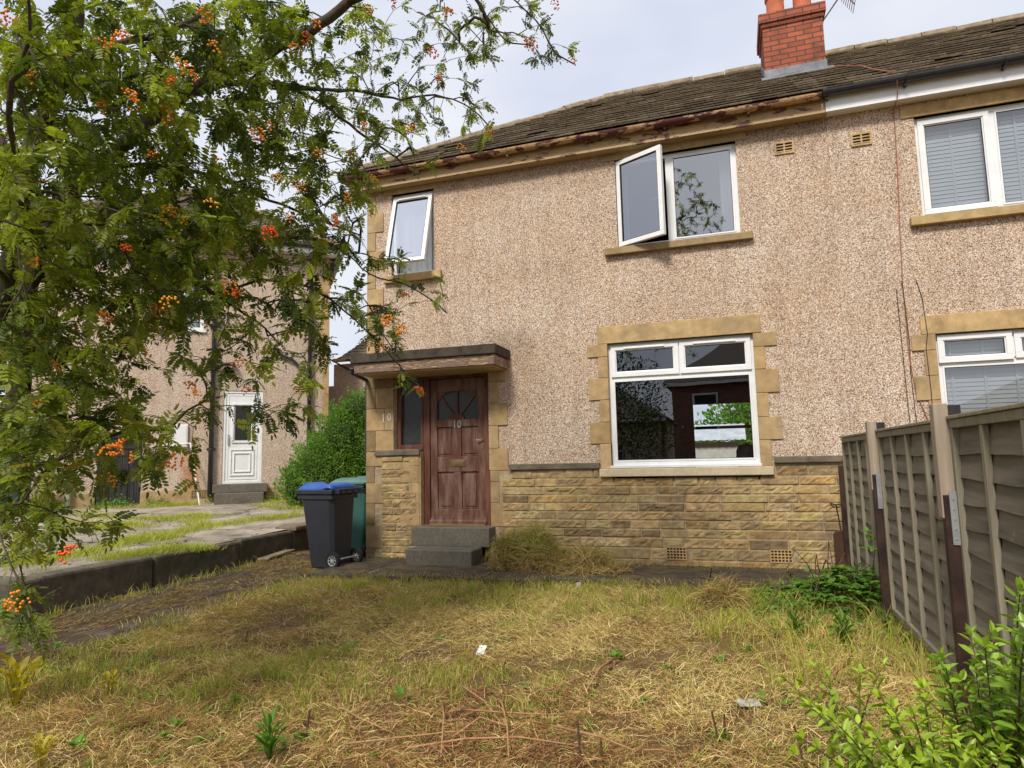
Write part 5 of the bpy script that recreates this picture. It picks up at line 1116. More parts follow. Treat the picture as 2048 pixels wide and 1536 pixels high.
# green standing blades in patches
n = 210000; x, y = depth_pick(n, -5.0, 1.05, 1.6, 7.1, 1.25); gn = fnoise(x, y, .9, 41, 3)-.05+.36*np.exp(-((y-6.2)/.65)**2)*(x < .3)-.16*np.exp(-(((x+.6)/1.2)**2+((y-5.0)/.7)**2))
cl_ = vnoise(x, y, 7.0, 91); keep = lawn_mask(x, y) & (rng.random(n) < np.clip((gn-.45)*5.0, .08, 1)*np.clip((cl_-.25)*2.6, .12, 1)); x, y, gn = x[keep], y[keep], gn[keep]; n = len(x); z = gz(x, y); h = rng.uniform(.03, .10, n)*(.75+.7*(gn-.4))*(.6+.75*cl_[keep]); P0 = np.stack([x, y, z-.005], 1); ln_ = rdir(n)*.6; ln_[:, 2] = 0
P2 = P0+np.stack([ln_[:, 0]*h, ln_[:, 1]*h, h], 1); P1 = (P0+P2)/2+np.array((0, 0, .18))*h[:, None]-ln_*h[:, None]*.15
mixg = rng.random((n, 1)); C = GRN*mixg+GRN2*(1-mixg); dry = rng.random(n) < .42; C[dry] = TAN*rng.uniform(.7, 1.1, (dry.sum(), 1)); C = np.clip(C*(1+rng.normal(0, .15, (n, 1))), .01, 1)
A1 = strips(P0, P1, P2, rng.uniform(.0025, .0048, n), C)
# lying straw
n = 330000; x, y = depth_pick(n, -5.0, 1.05, 1.6, 7.1, 1.35); thin = fnoise(x, y, 1.4, 55, 3); keep = lawn_mask(x, y) & (rng.random(n) < np.clip(.30+(thin-.36)*3.2, .10, 1)*np.clip((vnoise(x, y, 5.0, 93)-.18)*2.4, .22, 1)); x, y = x[keep], y[keep]; n = len(x); z = gz(x, y)
flow = fnoise(x, y, 1.1, 61, 2)*9; a_ = flow+rng.normal(0, 1.5, n); L = rng.uniform(.025, .12, n)*rng.uniform(.6, 1.2, n); dx, dy = np.cos(a_)*L, np.sin(a_)*L; lift = rng.exponential(.014, n)*(.5+1.4*vnoise(x, y, 5.0, 93)); tilt = rng.normal(.1, .22, n).clip(-.05, .8)*L
P0 = np.stack([x, y, z+lift*.7], 1); P2 = np.stack([x+dx, y+dy, gz(x+dx, y+dy)+lift+np.abs(tilt)], 1); P1 = (P0+P2)/2+np.stack([-dy*.12, dx*.12, .02+0*x], 1)*rng.normal(0, 1, (n, 1)).clip(-1, 1); P1[:, 2] = np.maximum(P1[:, 2], gz(P1[:, 0], P1[:, 1])+.004)
tt = rng.random((n, 1)); patch = fnoise(x, y, .8, 71, 3)[:, None]; C = TAN*(1-tt)+TAN2*tt; bk = rng.random(n) < .26+.35*(patch[:, 0] < .42)+.2*np.exp(-(((x+3.6)/1.0)**2+((y-3.0)/.8)**2)); C[bk] = BRN*rng.uniform(.7, 1.6, (bk.sum(), 1)); gk = rng.random(n) < .09; C[gk] = (GRN*.8+TAN*.3)*rng.uniform(.6, 1.1, (gk.sum(), 1)); C = np.clip(C*(1+rng.normal(0, .14, (n, 1))), .01, 1)
A2 = strips(P0, P1, P2, rng.uniform(.0022, .0045, n), C)
V, F, C = join([A1, A2]); tag(np_mesh('cut_grass', V, F, C, M['grass']), 'mown lawn of flattened straw and short green blades across the front garden', 'grass', kind='stuff')
n = 90000; x = rng.uniform(-4.6, 3.5, n); y = rng.uniform(-1.0, 1.65, n); a_ = rng.uniform(0, 6.28, n); L = rng.uniform(.03, .13, n); z = gz(x, y); P0 = np.stack([x, y, z+rng.exponential(.012, n)], 1); P2 = P0+np.stack([np.cos(a_)*L, np.sin(a_)*L, rng.uniform(0, .5, n)*L], 1)
C = np.where(rng.random((n, 1)) < .35, GRN*.8, TAN)*rng.uniform(.6, 1.2, (n, 1)); V, F, C = strips(P0, (P0+P2)/2+np.array((0, 0, .006)), P2, rng.uniform(.003, .005, n), C); tag(np_mesh('cut_grass', V, F, C, M['grass']), 'strip of mown straw grass behind the photographer', 'grass', kind='stuff')
# tufts left standing (weeds at the drive edge, along the path, fence foot, neighbour's drive cracks)
def tufts(specs, name, label, hz=gz):
    out = []
    for (cx, cy, r_, m, h0, h1, green) in specs:
        x = cx+rng.normal(0, r_, m); y = cy+rng.normal(0, r_, m); z = hz(x, y); h = rng.uniform(h0, h1, m); d = np.stack([(x-cx)/r_, (y-cy)/r_, 0*x], 1)*.35+rng.normal(0, .25, (m, 3)); d[:, 2] = 0
        P0 = np.stack([x, y, z-.005], 1); P2 = P0+d*h[:, None]+np.array((0, 0, 1))*h[:, None]; P1 = (P0+P2)/2+np.array((0, 0, .15))*h[:, None]-d*h[:, None]*.15
        C = np.where(rng.random((m, 1)) < green, GRN*rng.uniform(.6, 1.25, (m, 1)), TAN*rng.uniform(.7, 1.2, (m, 1))); out.append(strips(P0, P1, P2, rng.uniform(.003, .006, m), C))
    V, F, C = join(out); return tag(np_mesh(name, V, F, C, M['grass']), label, 'grass', kind='stuff')
sp = [(rng.uniform(-6.15, -4.8), rng.uniform(2.0, 8.0), rng.uniform(.04, .14), int(rng.uniform(20, 70)), .015, .06, .6) for _ in range(60)]
sp += [(-6.12+rng.uniform(0, .15), y_, .08, 45, .03, .14, .7) for y_ in np.arange(4.7, 8.2, .3)]
sp += [(-4.75+rng.normal(0, .1), y_, .08, 60, .02, .08, .6) for y_ in np.arange(2.2, 6.8, .12)]
sp += [(x_, 6.60+.065*(x_+4.7)+rng.normal(0, .05), .07, 70, .03, .12, .55) for x_ in np.arange(-4.5, 1.0, .09)]
sp += [(rng.uniform(-3.0, 1.0), rng.uniform(6.8, 7.9), .10, 60, .01, .05, .35) for _ in range(80)]
sp += [(x_, 7.35+rng.normal(0, .03), .07, 26, .02, .06, .5) for x_ in np.arange(-4.6, 1.0, .25)]
sp += [(x_, 7.9, .06, 34, .02, .12, .6) for x_ in np.arange(-4.6, 1.0, .14)]
sp += [(1.0+rng.normal(0, .04), y_, .08, 60, .06, .22, .55) for y_ in np.arange(2.6, 7.6, .16)]
sp += [(.55+rng.normal(0, .22), rng.uniform(4.4, 6.4), .10, 55, .06, .20, .6) for _ in range(26)]
sp += [(.0+rng.normal(0, .3), 6.2+rng.normal(0, .5), .10, 60, .05, .15, .7) for _ in range(14)]
tufts(sp, 'rough_grass', 'rough grass tufts along the drive edge, path edge and fence foot')
def ngp(px_, py_, z=.4): d = np.array(at(px_, py_, 1))-np.array((0, 0, EYE)); k = (z-EYE)/d[2]; return d[0]*k, d[1]*k
lines = [[(60, 1030), (200, 1040), (330, 1042), (400, 1035), (390, 1050)], [(60, 1045), (150, 1050), (300, 1052)], [(110, 1065), (190, 1058), (260, 1050)], [(250, 1072), (330, 1065), (420, 1050), (520, 1040), (600, 1032)], [(0, 1110), (90, 1105), (170, 1092), (270, 1075), (340, 1068)], [(210, 1098), (280, 1093), (330, 1085), (410, 1082)], [(430, 1012), (520, 1014), (600, 1016)], [(520, 1020), (605, 1024)], [(440, 1006), (530, 1008)], [(180, 1026), (320, 1024), (390, 1020)]]
sp = []
for Lx in lines:
    for (a0, b0), (a1, b1) in zip(Lx[:-1], Lx[1:]):
        for t in np.linspace(0, 1, 14): X, Y = ngp(a0+(a1-a0)*t, b0+(b1-b0)*t+rng.normal(0, 1.2), .38); sp.append((X, Y, .10, 85, .02, .09, .85))
for _ in range(46): sp.append((rng.uniform(-9.5, -6.6), rng.uniform(4.8, 9.8), .10, 45, .015, .05, .75))
tufts(sp, 'verge_grass', 'bright green grass growing through the cracks of the raised concrete drive', drive_z)
# straw and brown litter scattered over the muddy drive
n = 30000; x = rng.uniform(-6.18, -4.6, n); y = rng.uniform(1.5, 8.4, n); kk = fnoise(x, y, 2.3, 77, 3) > .46; x, y = x[kk], y[kk]; n = len(x); a_ = rng.normal(.9, .8, n); L = rng.uniform(.02, .09, n); z = gz(x, y)+.024; P0 = np.stack([x, y, z], 1); P2 = P0+np.stack([np.cos(a_)*L, np.sin(a_)*L, rng.uniform(0, .25, n)*L], 1); P1 = (P0+P2)/2+np.array((0, 0, .004))
C = np.where(rng.random((n, 1)) < .68, BRN*rng.uniform(.25, .9, (n, 1)), TAN*rng.uniform(.4, .8, (n, 1))); V, F, C = strips(P0, P1, P2, rng.uniform(.002, .004, n), C); tag(np_mesh('straw_litter', V, F, C, M['straw']), 'scattered straw and moss clippings on the muddy drive', 'straw', kind='stuff')

# heap of pulled grass by the doorstep
def heap(loc, rx, ry, rz_, n, name, label, gfrac=.3):
    d = rdir(n); d[:, 2] = np.abs(d[:, 2]); q = rng.random((n, 1))**.3; s = np.array(loc)+d*q*np.array((rx, ry, rz_))*(1+.25*np.sin(d[:, :1]*7)); L = rng.uniform(.08, .30, n)[:, None]; tdir = norm(np.cross(d, rdir(n))+d*.25-np.array((0, 0, .75))*(1-d[:, 2:])); 
    e = s+tdir*L; e[:, 2] = np.maximum(e[:, 2], loc[2]+.01); m = (s+e)/2+d*L*.18; C = np.where(rng.random((n, 1)) < gfrac*(.25+1.6*(d[:, 2:] > .55)), (GRN*.8+TAN*.1)*rng.uniform(.5, 1.1, (n, 1)), (TAN*.45+BRN*.55)*rng.uniform(.4, 1.25, (n, 1))); V, F, C = strips(s, m, e, rng.uniform(.003, .006, n), C)
    r = tag(empty(name, loc), label, 'heap'); np_mesh('straw', V, F, C, M['straw'], r)
    b = MB(); b.lathe([(.01, .85*rz_), (.3*rx, .78*rz_), (.62*rx, .5*rz_), (.85*rx, .15*rz_), (.9*rx, 0)][::-1], 0, 0, 14); b.v = [(x_, y_*ry/rx, z_) for x_, y_, z_ in b.v]; b.build('core', M['thatch'], r, world=False); return r
M['thatch'] = m_basic('brown_thatch', (.07, .045, .02), (.16, .10, .045), 25, .95, .6, .01)
heap((-2.35, 7.55, .02), .42, .32, .36, 9000, 'grass_heap', 'heap of pulled up dry grass piled against the stone base beside the doorstep')
heap((-1.75, 7.45, .02), .5, .3, .16, 6000, 'grass_heap', 'low brown tail of cut grass spreading from the tall heap', .15)
h1 = heap((-.18, 6.25, -.04), .16, .13, .14, 1500, 'grass_heap', 'small dead grass clump standing alone in the lawn before the window', .1)

# ------------------------------------------------------------------ weeds with their own leaves
def rosette_mesh(seed, n, L, wr, up, c0_, c1_, stalk=0.0):
    r = np.random.default_rng(seed); a_ = r.uniform(0, 6.28, n); e = np.clip(r.normal(up, .25, n), -.1, 1.4); D = np.stack([np.cos(a_)*np.cos(e), np.sin(a_)*np.cos(e), np.sin(e)], 1); Ls = L*r.uniform(.6, 1.1, n); P = np.zeros((n, 3))+D*.01; t = r.random((n, 1)); C = np.array(c0_)*(1-t)+np.array(c1_)*t
    if stalk: P = D*stalk*r.uniform(.3, 1, (n, 1))*np.array((.5, .5, 1.4))+np.array((0, 0, .01))
    lv = leaves(P, D, np.tile((0, 0, 1.), (n, 1)), Ls, Ls*wr, C, .25, .15)
    if not stalk: return lv
    sv, sf = prisms(np.zeros((n, 3)), P, np.full(n, .0022), np.full(n, .0015), 3); return join([lv, (sv, sf, np.repeat(C*.8, 3, axis=0))])
def weed(mesh_parts, locs, name, label_list, cat, group):
    V, F, C = mesh_parts; first = None
    for i, (x, y, s) in enumerate(locs):
        if first is None: o = np_mesh(name, V, F, C, M['leaf']); first = o
        else: o = first.copy(); col.objects.link(o)
        o.location = (x, y, float(gz(np.array(x), np.array(y)))); o.scale = (s, s, s); o.rotation_euler = (0, 0, i*1.7); tag(o, label_list[i % len(label_list)], cat, group)
def gpx(x, y, z=-.1): d = np.array(at(x, y, 1))-np.array((0, 0, EYE)); k = (z-EYE)/d[2]; return d[0]*k, d[1]*k
W1 = rosette_mesh(1, 6, .085, .42, .7, (.12, .30, .03), (.20, .40, .05))
pts_ = [(352, 1445), (270, 1330), (215, 1335), (375, 1350), (470, 1310), (135, 1215), (520, 1205), (1232, 1320), (700, 1300), (805, 1395), (505, 1400), (745, 1510), (970, 1500), (300, 1395), (330, 1390), (395, 1385), (180, 1440), (240, 1455), (150, 1490), (330, 1500), (90, 1380), (1320, 1245), (1150, 1290), (1110, 1160), (1055, 1380), (1245, 1395), (1570, 1410), (1525, 1405), (1620, 1500), (560, 1360), (880, 1285), (1180, 1455), (610, 1480), (440, 1480), (1440, 1330), (1480, 1250)]
weed(W1, [(*gpx(x, y, -.1), s) for (x, y), s in zip(pts_, rng.uniform(.45, 1.1, len(pts_)))], 'broadleaf_weed', ['small bright green broad-leaved weed scattered in the straw lawn'], 'weed', 'small green weeds dotted in the lawn')
pts2_ = [(rng.uniform(60, 640), rng.uniform(1290, 1530)) for _ in range(46)]+[(rng.uniform(900, 1650), rng.uniform(1300, 1520)) for _ in range(14)]
W1b = rosette_mesh(7, 9, .05, .5, .5, (.12, .24, .03), (.24, .38, .05), .03)
weed(W1b, [(*gpx(x, y, -.1), s) for (x, y), s in zip(pts2_, rng.uniform(.5, 1.2, len(pts2_)))], 'clover_weed', ['low spreading green weed with round leaves among the straw'], 'weed', 'round-leaved weeds in the lawn')
W2 = rosette_mesh(2, 46, .075, .30, 1.0, (.10, .22, .03), (.18, .34, .05), .12)
pts_ = [(540, 1490, 1.0, 'leafy green weed standing beside the heap of dead canes'), (160, 1195, .9, 'leafy weed at the foot of the kerb wall near the left edge'), (1235, 1120, .9, 'nettle-like weed against the stone base right of the grass heap'), (1590, 1270, .9, 'ferny weed in front of the bramble by the fence'), (1690, 1290, 1.1, 'tall bright weed in the grass below the bramble'), (900, 1112, .4, 'small weed in front of the lower doorstep')]
V, F, C = W2; first = None
for x, y, s, lab in pts_:
    o = np_mesh('leafy_weed', V, F, C, M['leaf']) if first is None else first.copy()
    if first is not None: col.objects.link(o)
    first = first or o; X, Y = gpx(x, y, -.05); o.location = (X, min(Y, 7.85), float(gz(np.array(X), np.array(min(Y, 7.85))))); o.scale = (s, s, s); o.rotation_euler = (0, 0, x); tag(o, lab, 'weed', 'leafy weeds in the garden')
W3 = rosette_mesh(3, 26, .055, .60, .9, (.45, .36, .02), (.52, .42, .03), .16)
first = None; V, F, C = W3
for x, y, s, lab in ((30, 1400, 1.5, 'largest yellowing bramble shoot, nearest the rowan trunk'), (220, 1372, .75, 'small yellow leaf shoot standing alone in the lawn'), (80, 1515, .8, 'low yellow leaves in the straw nearest the camera')):
    o = np_mesh('yellow_bramble', V, F, C, M['leaf']) if first is None else first.copy()
    if first is not None: col.objects.link(o)
    first = first or o; X, Y = gpx(x, y+25, -.12); o.location = (X, Y, float(gz(np.array(X), np.array(Y)))); o.scale = (s, s, s); o.rotation_euler = (0, 0, x); tag(o, lab, 'bramble', 'yellow bramble shoots')
# weeds along the neighbouring wall foot
out = []; 
for t_ in np.arange(-4.0, 1.7, .035):
    if -.6 < t_ < .55: continue
    m = 26; q = npt(t_+rng.normal(0, .05), -.16-abs(rng.normal(0, .10)), 0); P = np.array((q[0], q[1], .42+rng.uniform(0, .16)))+rng.normal(0, .055, (m, 3)); P[:, 2] = np.maximum(P[:, 2], .40); k_ = fnoise(np.array(t_), np.array(0.), 3, 5)
    if k_ < .42: continue
    out.append(leaves(P, rdir(m, .5), rdir(m, .8), rng.uniform(.03, .055, m), rng.uniform(.02, .035, m), lcol(m, (.10, .22, .03), (.22, .38, .05))))
V, F, C = join(out); tag(np_mesh('wall_weeds', V, F, C, M['leaf']), 'low green weeds along the foot of the neighbouring wall', 'weeds', kind='stuff')

# bramble by the fence: arching stems with broad leaves
def trifoliate(P, D, L, c):
    n = len(P); S = norm(np.cross(D, np.tile((0, 0, 1.), (n, 1)))); o = [leaves(P, D, np.tile((0, 0, 1.), (n, 1)), L, L*.72, c, .15, .12)]
    for s_ in (-1, 1): o.append(leaves(P, norm(S*s_*.9+D*.25), np.tile((0, 0, 1.), (n, 1)), L*.8, L*.58, c*.95, .15, .12))
    return join(o)
br = tag(empty('bramble', (.8, 6.6, -.05)), 'dark green bramble clump sprawling at the foot of the fence by the wall', 'bramble')
n = 620; P = np.stack([rng.normal(.72, .30, n).clip(.05, 1.02), rng.normal(6.55, .48, n), 0*np.ones(n)], 1); hmax = .31*np.exp(-(((P[:, 0]-.85)/.40)**2+((P[:, 1]-6.4)/.6)**2)); P[:, 2] = gz(P[:, 0], P[:, 1])+hmax*rng.uniform(.25, 1, n)+.05
V, F, C = trifoliate(P, norm(rdir(n, .1)*np.array((1, 1, .4))), rng.uniform(.055, .095, n), lcol(n, (.08, .18, .03), (.20, .36, .06))); np_mesh('foliage', V, F, C, M['leaf'], br)
g = MB()
for k in range(14):
    a0 = Vector((rng.uniform(.5, 1.0), rng.uniform(6.2, 7.0), -.05)); b0 = a0+Vector((rng.normal(0, .35), rng.normal(-.2, .35), .05)); mid = (a0+b0)/2+Vector((0, 0, rng.uniform(.25, .5))); g.tube([a0, a0.lerp(mid, .6)+Vector((0, 0, .08)), mid, b0], .004, 5, (1.2, .8, .6))
g.build('stem', M['bark'], br)
bs = tag(empty('bramble', (.95, 5.9, 0)), 'thin bramble shoot climbing the fence beside the first dark post', 'bramble'); g = MB(); g.tube([(.92, 6.1, 0), (.97, 6.05, .3), (.99, 5.98, .5), (1.0, 6.0, .62)], .004, 5); g.build('stem', M['bark'], bs); n = 16; P = np.stack([rng.normal(.96, .03, n), rng.normal(6.02, .08, n), rng.uniform(.2, .66, n)], 1); V, F, C = trifoliate(P, rdir(n), rng.uniform(.035, .06, n), lcol(n, (.10, .24, .04), (.2, .36, .06))); np_mesh('foliage', V, F, C, M['leaf'], bs)

# privet seedlings in the lower right corner: stems with paired glossy leaves
def privet(loc, label, stems, Lr, seed, cols):
    r = np.random.default_rng(seed); root = tag(empty('privet_shrub', loc), label, 'shrub'); loc = np.array(loc); g = MB(); Ps = []; Ds = []; Ls = []; Ts = []
    for (dx, dy, hgt) in stems:
        b = loc+np.array((dx*.25+r.normal(0, .03), dy*.25+r.normal(0, .03), 0)); t = loc+np.array((dx, dy, hgt)); mid = (b+t)/2+np.array((-dx*.12, -dy*.12, hgt*.14)); m = max(5, int(hgt/.028)); path = []
        for q in np.linspace(0, 1, m): path.append((1-q)**2*b+2*q*(1-q)*mid+q*q*t)
        g.tube(path, list(np.linspace(.0045, .0018, m)), 6, (1.6, 1.2, .8)); az0 = r.uniform(0, 3)
        for j in range(max(1, m//5), m):
            ax = norm(path[j]-path[j-1]); az0 += 1.57; u = norm(np.cross(ax, np.array((math.cos(az0), math.sin(az0), .1))))
            for s_ in (-1, 1): Ps.append(path[j]); Ds.append(norm(u*s_+ax*r.uniform(.25, .9))); Ls.append(r.uniform(*Lr)*(1-.35*(j/m)**3)); Ts.append(j/m)
            if j == m-1:
                for s_ in range(3): Ps.append(path[j]); Ds.append(norm(ax+r.normal(0, .35, 3))); Ls.append(Lr[0]*.9); Ts.append(1)
    Ps, Ds, Ls, Ts = map(np.array, (Ps, Ds, Ls, Ts)); n = len(Ps); c = np.array(cols[0])*(1-Ts[:, None])+np.array(cols[1])*Ts[:, None]; c = np.clip(c*(1+r.normal(0, .16, (n, 1))), .01, 1); V, F, C = leaves(Ps, Ds, np.tile((0, 0, 1.), (n, 1))+r.normal(0, .35, (n, 3)), Ls, Ls*.42, c, .14, .16)
    np_mesh('foliage', V, F, C, M['privetleaf'], root); g.build('stem', M['bark'], root)
M['privetleaf'] = m_attr('glossy_privet_leaf', .35, .5, .3)
r_ = random.Random(8)
def fan(n, rx, ry, h0, h1): return [(r_.uniform(-rx, rx), r_.uniform(-ry, ry), r_.uniform(h0, h1)) for _ in range(n)]
privet((.62, 2.85, -.12), 'bushy bright green privet shrub with many short stems near the fence', fan(76, .50, .40, .16, .50), (.05, .078), 1, ((.14, .26, .025), (.38, .50, .04)))
privet((.86, 3.15, -.12), 'tall upright privet shoots standing against the fence panel', fan(9, .16, .3, .42, .72)+[(.02, -.45, .82), (.06, -.3, .9), (-.15, -.1, .6)], (.06, .09), 2, ((.12, .25, .03), (.32, .47, .05)))
privet((.42, 3.55, -.11), 'small privet sprig leaning out over the straw beside the bushy privet', [(-.12, .15, .34), (-.05, .2, .28), (.08, .1, .34), (.2, .2, .36)], (.05, .075), 3, ((.16, .29, .03), (.36, .50, .05)))

# ------------------------------------------------------------------ dead stems, stubs and litter
M['cane'] = m_stone('dead_bramble_cane', (.28, .13, .06), (.52, .30, .15), 30, (.5, .36, .2), .5, .3)
def cane(pl, r, label, grp='dead canes lying on the lawn', mat='cane', z=.0):
    g = MB(); P = []
    for (x, y, hh) in pl: X, Y = gpx(x, y, -.12); P.append((X, Y, float(gz(np.array(X), np.array(Y)))+.02+hh))
    g.tube(P, list(np.linspace(r, r*.6, len(P))), 7); tag(g.build('dead_stem', M[mat], smooth=True), label, 'stem', grp)
n = 1500; px_ = rng.normal(1000, 190, n); py_ = rng.uniform(1395, 1560, n); X, Y = np.array([gpx(a_, b_, -.12) for a_, b_ in zip(px_, py_)]).T
a_ = rng.uniform(0, 3.14, n); L = rng.uniform(.04, .16, n); P0 = np.stack([X, Y, gz(X, Y)+rng.uniform(.01, .05, n)], 1); P2 = P0+np.stack([np.cos(a_)*L, np.sin(a_)*L, rng.normal(0, .18, n)*L], 1); P2[:, 2] = np.maximum(P2[:, 2], gz(P2[:, 0], P2[:, 1])+.01); P1 = (P0+P2)/2+rng.normal(0, .006, (n, 3))
V, F, C = strips(P0, P1, P2, rng.uniform(.003, .007, n), lcol(n, (.16, .065, .03), (.40, .20, .09), .2)); tag(np_mesh('broken_twigs', V, F, C, M['straw']), 'broken reddish twigs strewn around the dead canes', 'twigs', kind='stuff')
cane([(690, 1508, .02), (800, 1500, .03), (900, 1492, .04), (985, 1480, .02)], .005, 'reddish dead cane nearest the leafy green weed')
cane([(815, 1520, .02), (930, 1508, .04), (1040, 1505, .05), (1180, 1516, .02)], .006, 'longest pale orange cane, nearest the camera')
cane([(930, 1446, .03), (1000, 1456, .05), (1080, 1458, .05), (1150, 1456, .03)], .005, 'straight pale cane lying crosswise above the longest cane')
cane([(995, 1420, .02), (1005, 1450, .08), (1015, 1490, .07), (1018, 1536, .03)], .006, 'bent reddish cane curving down to the bottom edge')
cane([(885, 1430, .03), (888, 1470, .06), (882, 1536, .02)], .006, 'upright looking brown cane crossing the others near the bottom')
cane([(925, 1405, .05), (970, 1435, .05), (1005, 1470, .02)], .006, 'dark tipped cane slanting down toward the cane pile')
cane([(675, 1435, .03), (720, 1465, .04), (790, 1490, .02)], .005, 'brown cane slanting left of the cane pile')
cane([(1232, 1338, .02), (1200, 1370, .05), (1172, 1405, .02)], .009, 'thick reddish stick lying in the middle of the lawn')
cane([(1225, 1345, .02), (1160, 1380, .03), (1095, 1402, .02)], .006, 'thin reddish stick lying left of the thick stick')
cane([(1115, 1480, .03), (1200, 1508, .05), (1270, 1530, .03)], .006, 'pale pink cane slanting down right at the bottom')
cane([(1705, 1335, .02), (1680, 1370, .04), (1645, 1388, .02), (1600, 1400, .01)], .006, 'pale cream stick left of the privet shrub')
cane([(905, 1495, .02), (960, 1470, .06), (1010, 1480, .04), (1040, 1475, .02)], .006, 'red brown cane tangled in the middle of the cane pile')
cane([(1000, 1500, .03), (1060, 1480, .06), (1100, 1478, .03)], .005, 'short orange cane at the right of the cane pile')
def stub(x, y, hgt, lean, label, r=.006):
    X, Y = gpx(x, y, -.12); z = float(gz(np.array(X), np.array(Y))); g = MB(); g.tube([(X, Y, z-.02), (X+lean*.6, Y+.01, z+hgt*.6), (X+lean, Y+.01, z+hgt)], [r, r*.9, r*.8], 7); tag(g.build('cut_stub', M['darkcane']), label, 'stub', 'cut stubs standing in the lawn')
M['darkcane'] = m_stone('dark_cut_stub', (.05, .03, .02), (.16, .085, .05), 30, (.04, .03, .02), .5, .3)
stub(1002, 1362, .09, .03, 'dark leaning stub just right below the white scrap'); stub(1070, 1325, .05, -.02, 'short stub at the right of the white scrap'); stub(1162, 1536, .20, -.012, 'tall dark stub at the bottom edge left of the mossy clump'); stub(1203, 1536, .10, 0, 'short olive stub right beside the tall dark stub'); stub(1440, 1500, .15, -.03, 'tall stub at the lower middle right, leaning left'); stub(1450, 1495, .13, .005, 'thin upright stub touching the leaning stub'); stub(1612, 1540, .17, -.035, 'stub nearest the privet shrub at the bottom edge'); stub(610, 1475, .13, .02, 'brown stub at the left of the cane pile'); stub(808, 1440, .05, .0, 'tiny stub above the cane pile'); stub(828, 1475, .05, 0, 'tiny stub inside the left of the cane pile'); stub(490, 1290, .08, .01, 'thin dead stub in the lawn near the drive edge'); stub(548, 1440, .07, -.004, 'reddish stub above the leafy bottom weed')
# paper scrap, plastic wrapper, stones, red blossom
def scrap(x, y, w_, h_, mat, name, label, cat, rz, z=.03, tilt=.25):
    X, Y = gpx(x, y, -.1); g = MB(); n = 5; vs = [((i/n-.5)*w_, (j/n-.5)*h_, .004*math.sin(i*2.3+j)+.003*math.sin(j*3)) for j in range(n+1) for i in range(n+1)]; g.add(vs, [(j*(n+1)+i, j*(n+1)+i+1, (j+1)*(n+1)+i+1, (j+1)*(n+1)+i) for j in range(n) for i in range(n)])
    o = g.build(name, mat); o.location = (X, Y, float(gz(np.array(X), np.array(Y)))+z); o.rotation_euler = (tilt, .05, rz); sm = o.modifiers.new('s', 'SOLIDIFY'); sm.thickness = .002; tag(o, label, cat)
scrap(963, 1314, .055, .10, m_basic('dirty_white_paper', (.50, .47, .42), (.85, .85, .84), 22, .7, 0, lo=.36, hi=.46), 'paper_scrap', 'small dirty white rectangular paper scrap lying in the lawn', 'litter', .1, .04, .35)
scrap(1498, 1418, .13, .06, m_basic('grubby_clear_plastic', (.26, .25, .20), (.45, .43, .38), 20, .4, 0), 'plastic_wrapper', 'crumpled grubby plastic wrapper in the lawn at the right', 'litter', .5, .035)
scrap(1158, 1190, .05, .06, m_basic('grey_wrapper', (.38, .38, .36), (.5, .5, .5), 20, .4, 0), 'plastic_wrapper', 'small grey plastic wrapper in the grass near the path', 'litter', .2, .04, .9)
g = MB(); X, Y = gpx(1651, 1288, -.08)
for k in range(14): d = Vector(rdir(1, .6)[0]); s_ = d.cross(Vector((0, 0, 1))).normalized()*.014; o_ = Vector((X, Y, -.02)); g.add([o_, o_+d*.025+s_, o_+d*.038, o_+d*.025-s_], [(0, 1, 2, 3)])
tag(g.build('red_blossom', m_basic('scarlet_petal', (.55, .03, .015), (.7, .08, .03), 20, .6, 0)), 'small scarlet poppy-like blossom in the grass below the bramble', 'blossom')
def stones(pl):
    for i, (x, y, s, lab) in enumerate(pl):
        bm = bmesh.new(); bmesh.ops.create_icosphere(bm, subdivisions=2, radius=s); r = random.Random(i)
        for v in bm.verts: v.co = Vector((v.co.x*1.3, v.co.y, v.co.z*.5))*(1+r.uniform(-.15, .15))
        me = bpy.data.meshes.new('stone'); bm.to_mesh(me); bm.free(); me.materials.append(M['grit']); o = bpy.data.objects.new('stone', me); col.objects.link(o); X, Y = gpx(x, y, -.05); o.location = (X, Y, float(gz(np.array(X), np.array(Y)))+s*.35); o.rotation_euler = (0, 0, i); tag(o, lab, 'stone', 'loose stones')
M['grit'] = m_basic('pale_grit_stone', (.28, .24, .18), (.48, .43, .36), 30, .9, .4)
stones([(104, 1207, .03, 'pale stone by the weed at the foot of the kerb wall'), (125, 1212, .025, 'flat pale stone right of the first one by the kerb'), (430, 1146, .03, 'small light stone in the drive below the broken slab'), (268, 1165, .028, 'grey stone against the middle of the kerb wall')])

# distant greenery beyond the raised drive
shrub('garden_tree', (-24, 13, .2), 'broad green tree beyond the far end of the raised concrete drive', 'tree', [(0, 0, 2.6, 2.6, 2.2, 2.2), (1.5, 1, 4.2, 1.7, 1.5, 1.4)], 7000, (.16, .26), .5, (.04, .09, .02), (.12, .22, .05), h0=.2)
shrub('hedge', (-23.5, 4, .2), 'long clipped hedge along the far edge of the raised concrete drive', 'hedge', [(0, -4, .8, .6, 2.6, .9), (0, 0, .8, .6, 2.6, .9), (0, 4, .8, .6, 2.6, .9)], 9000, (.08, .13), .5, (.04, .09, .02), (.10, .19, .04), h0=.2)
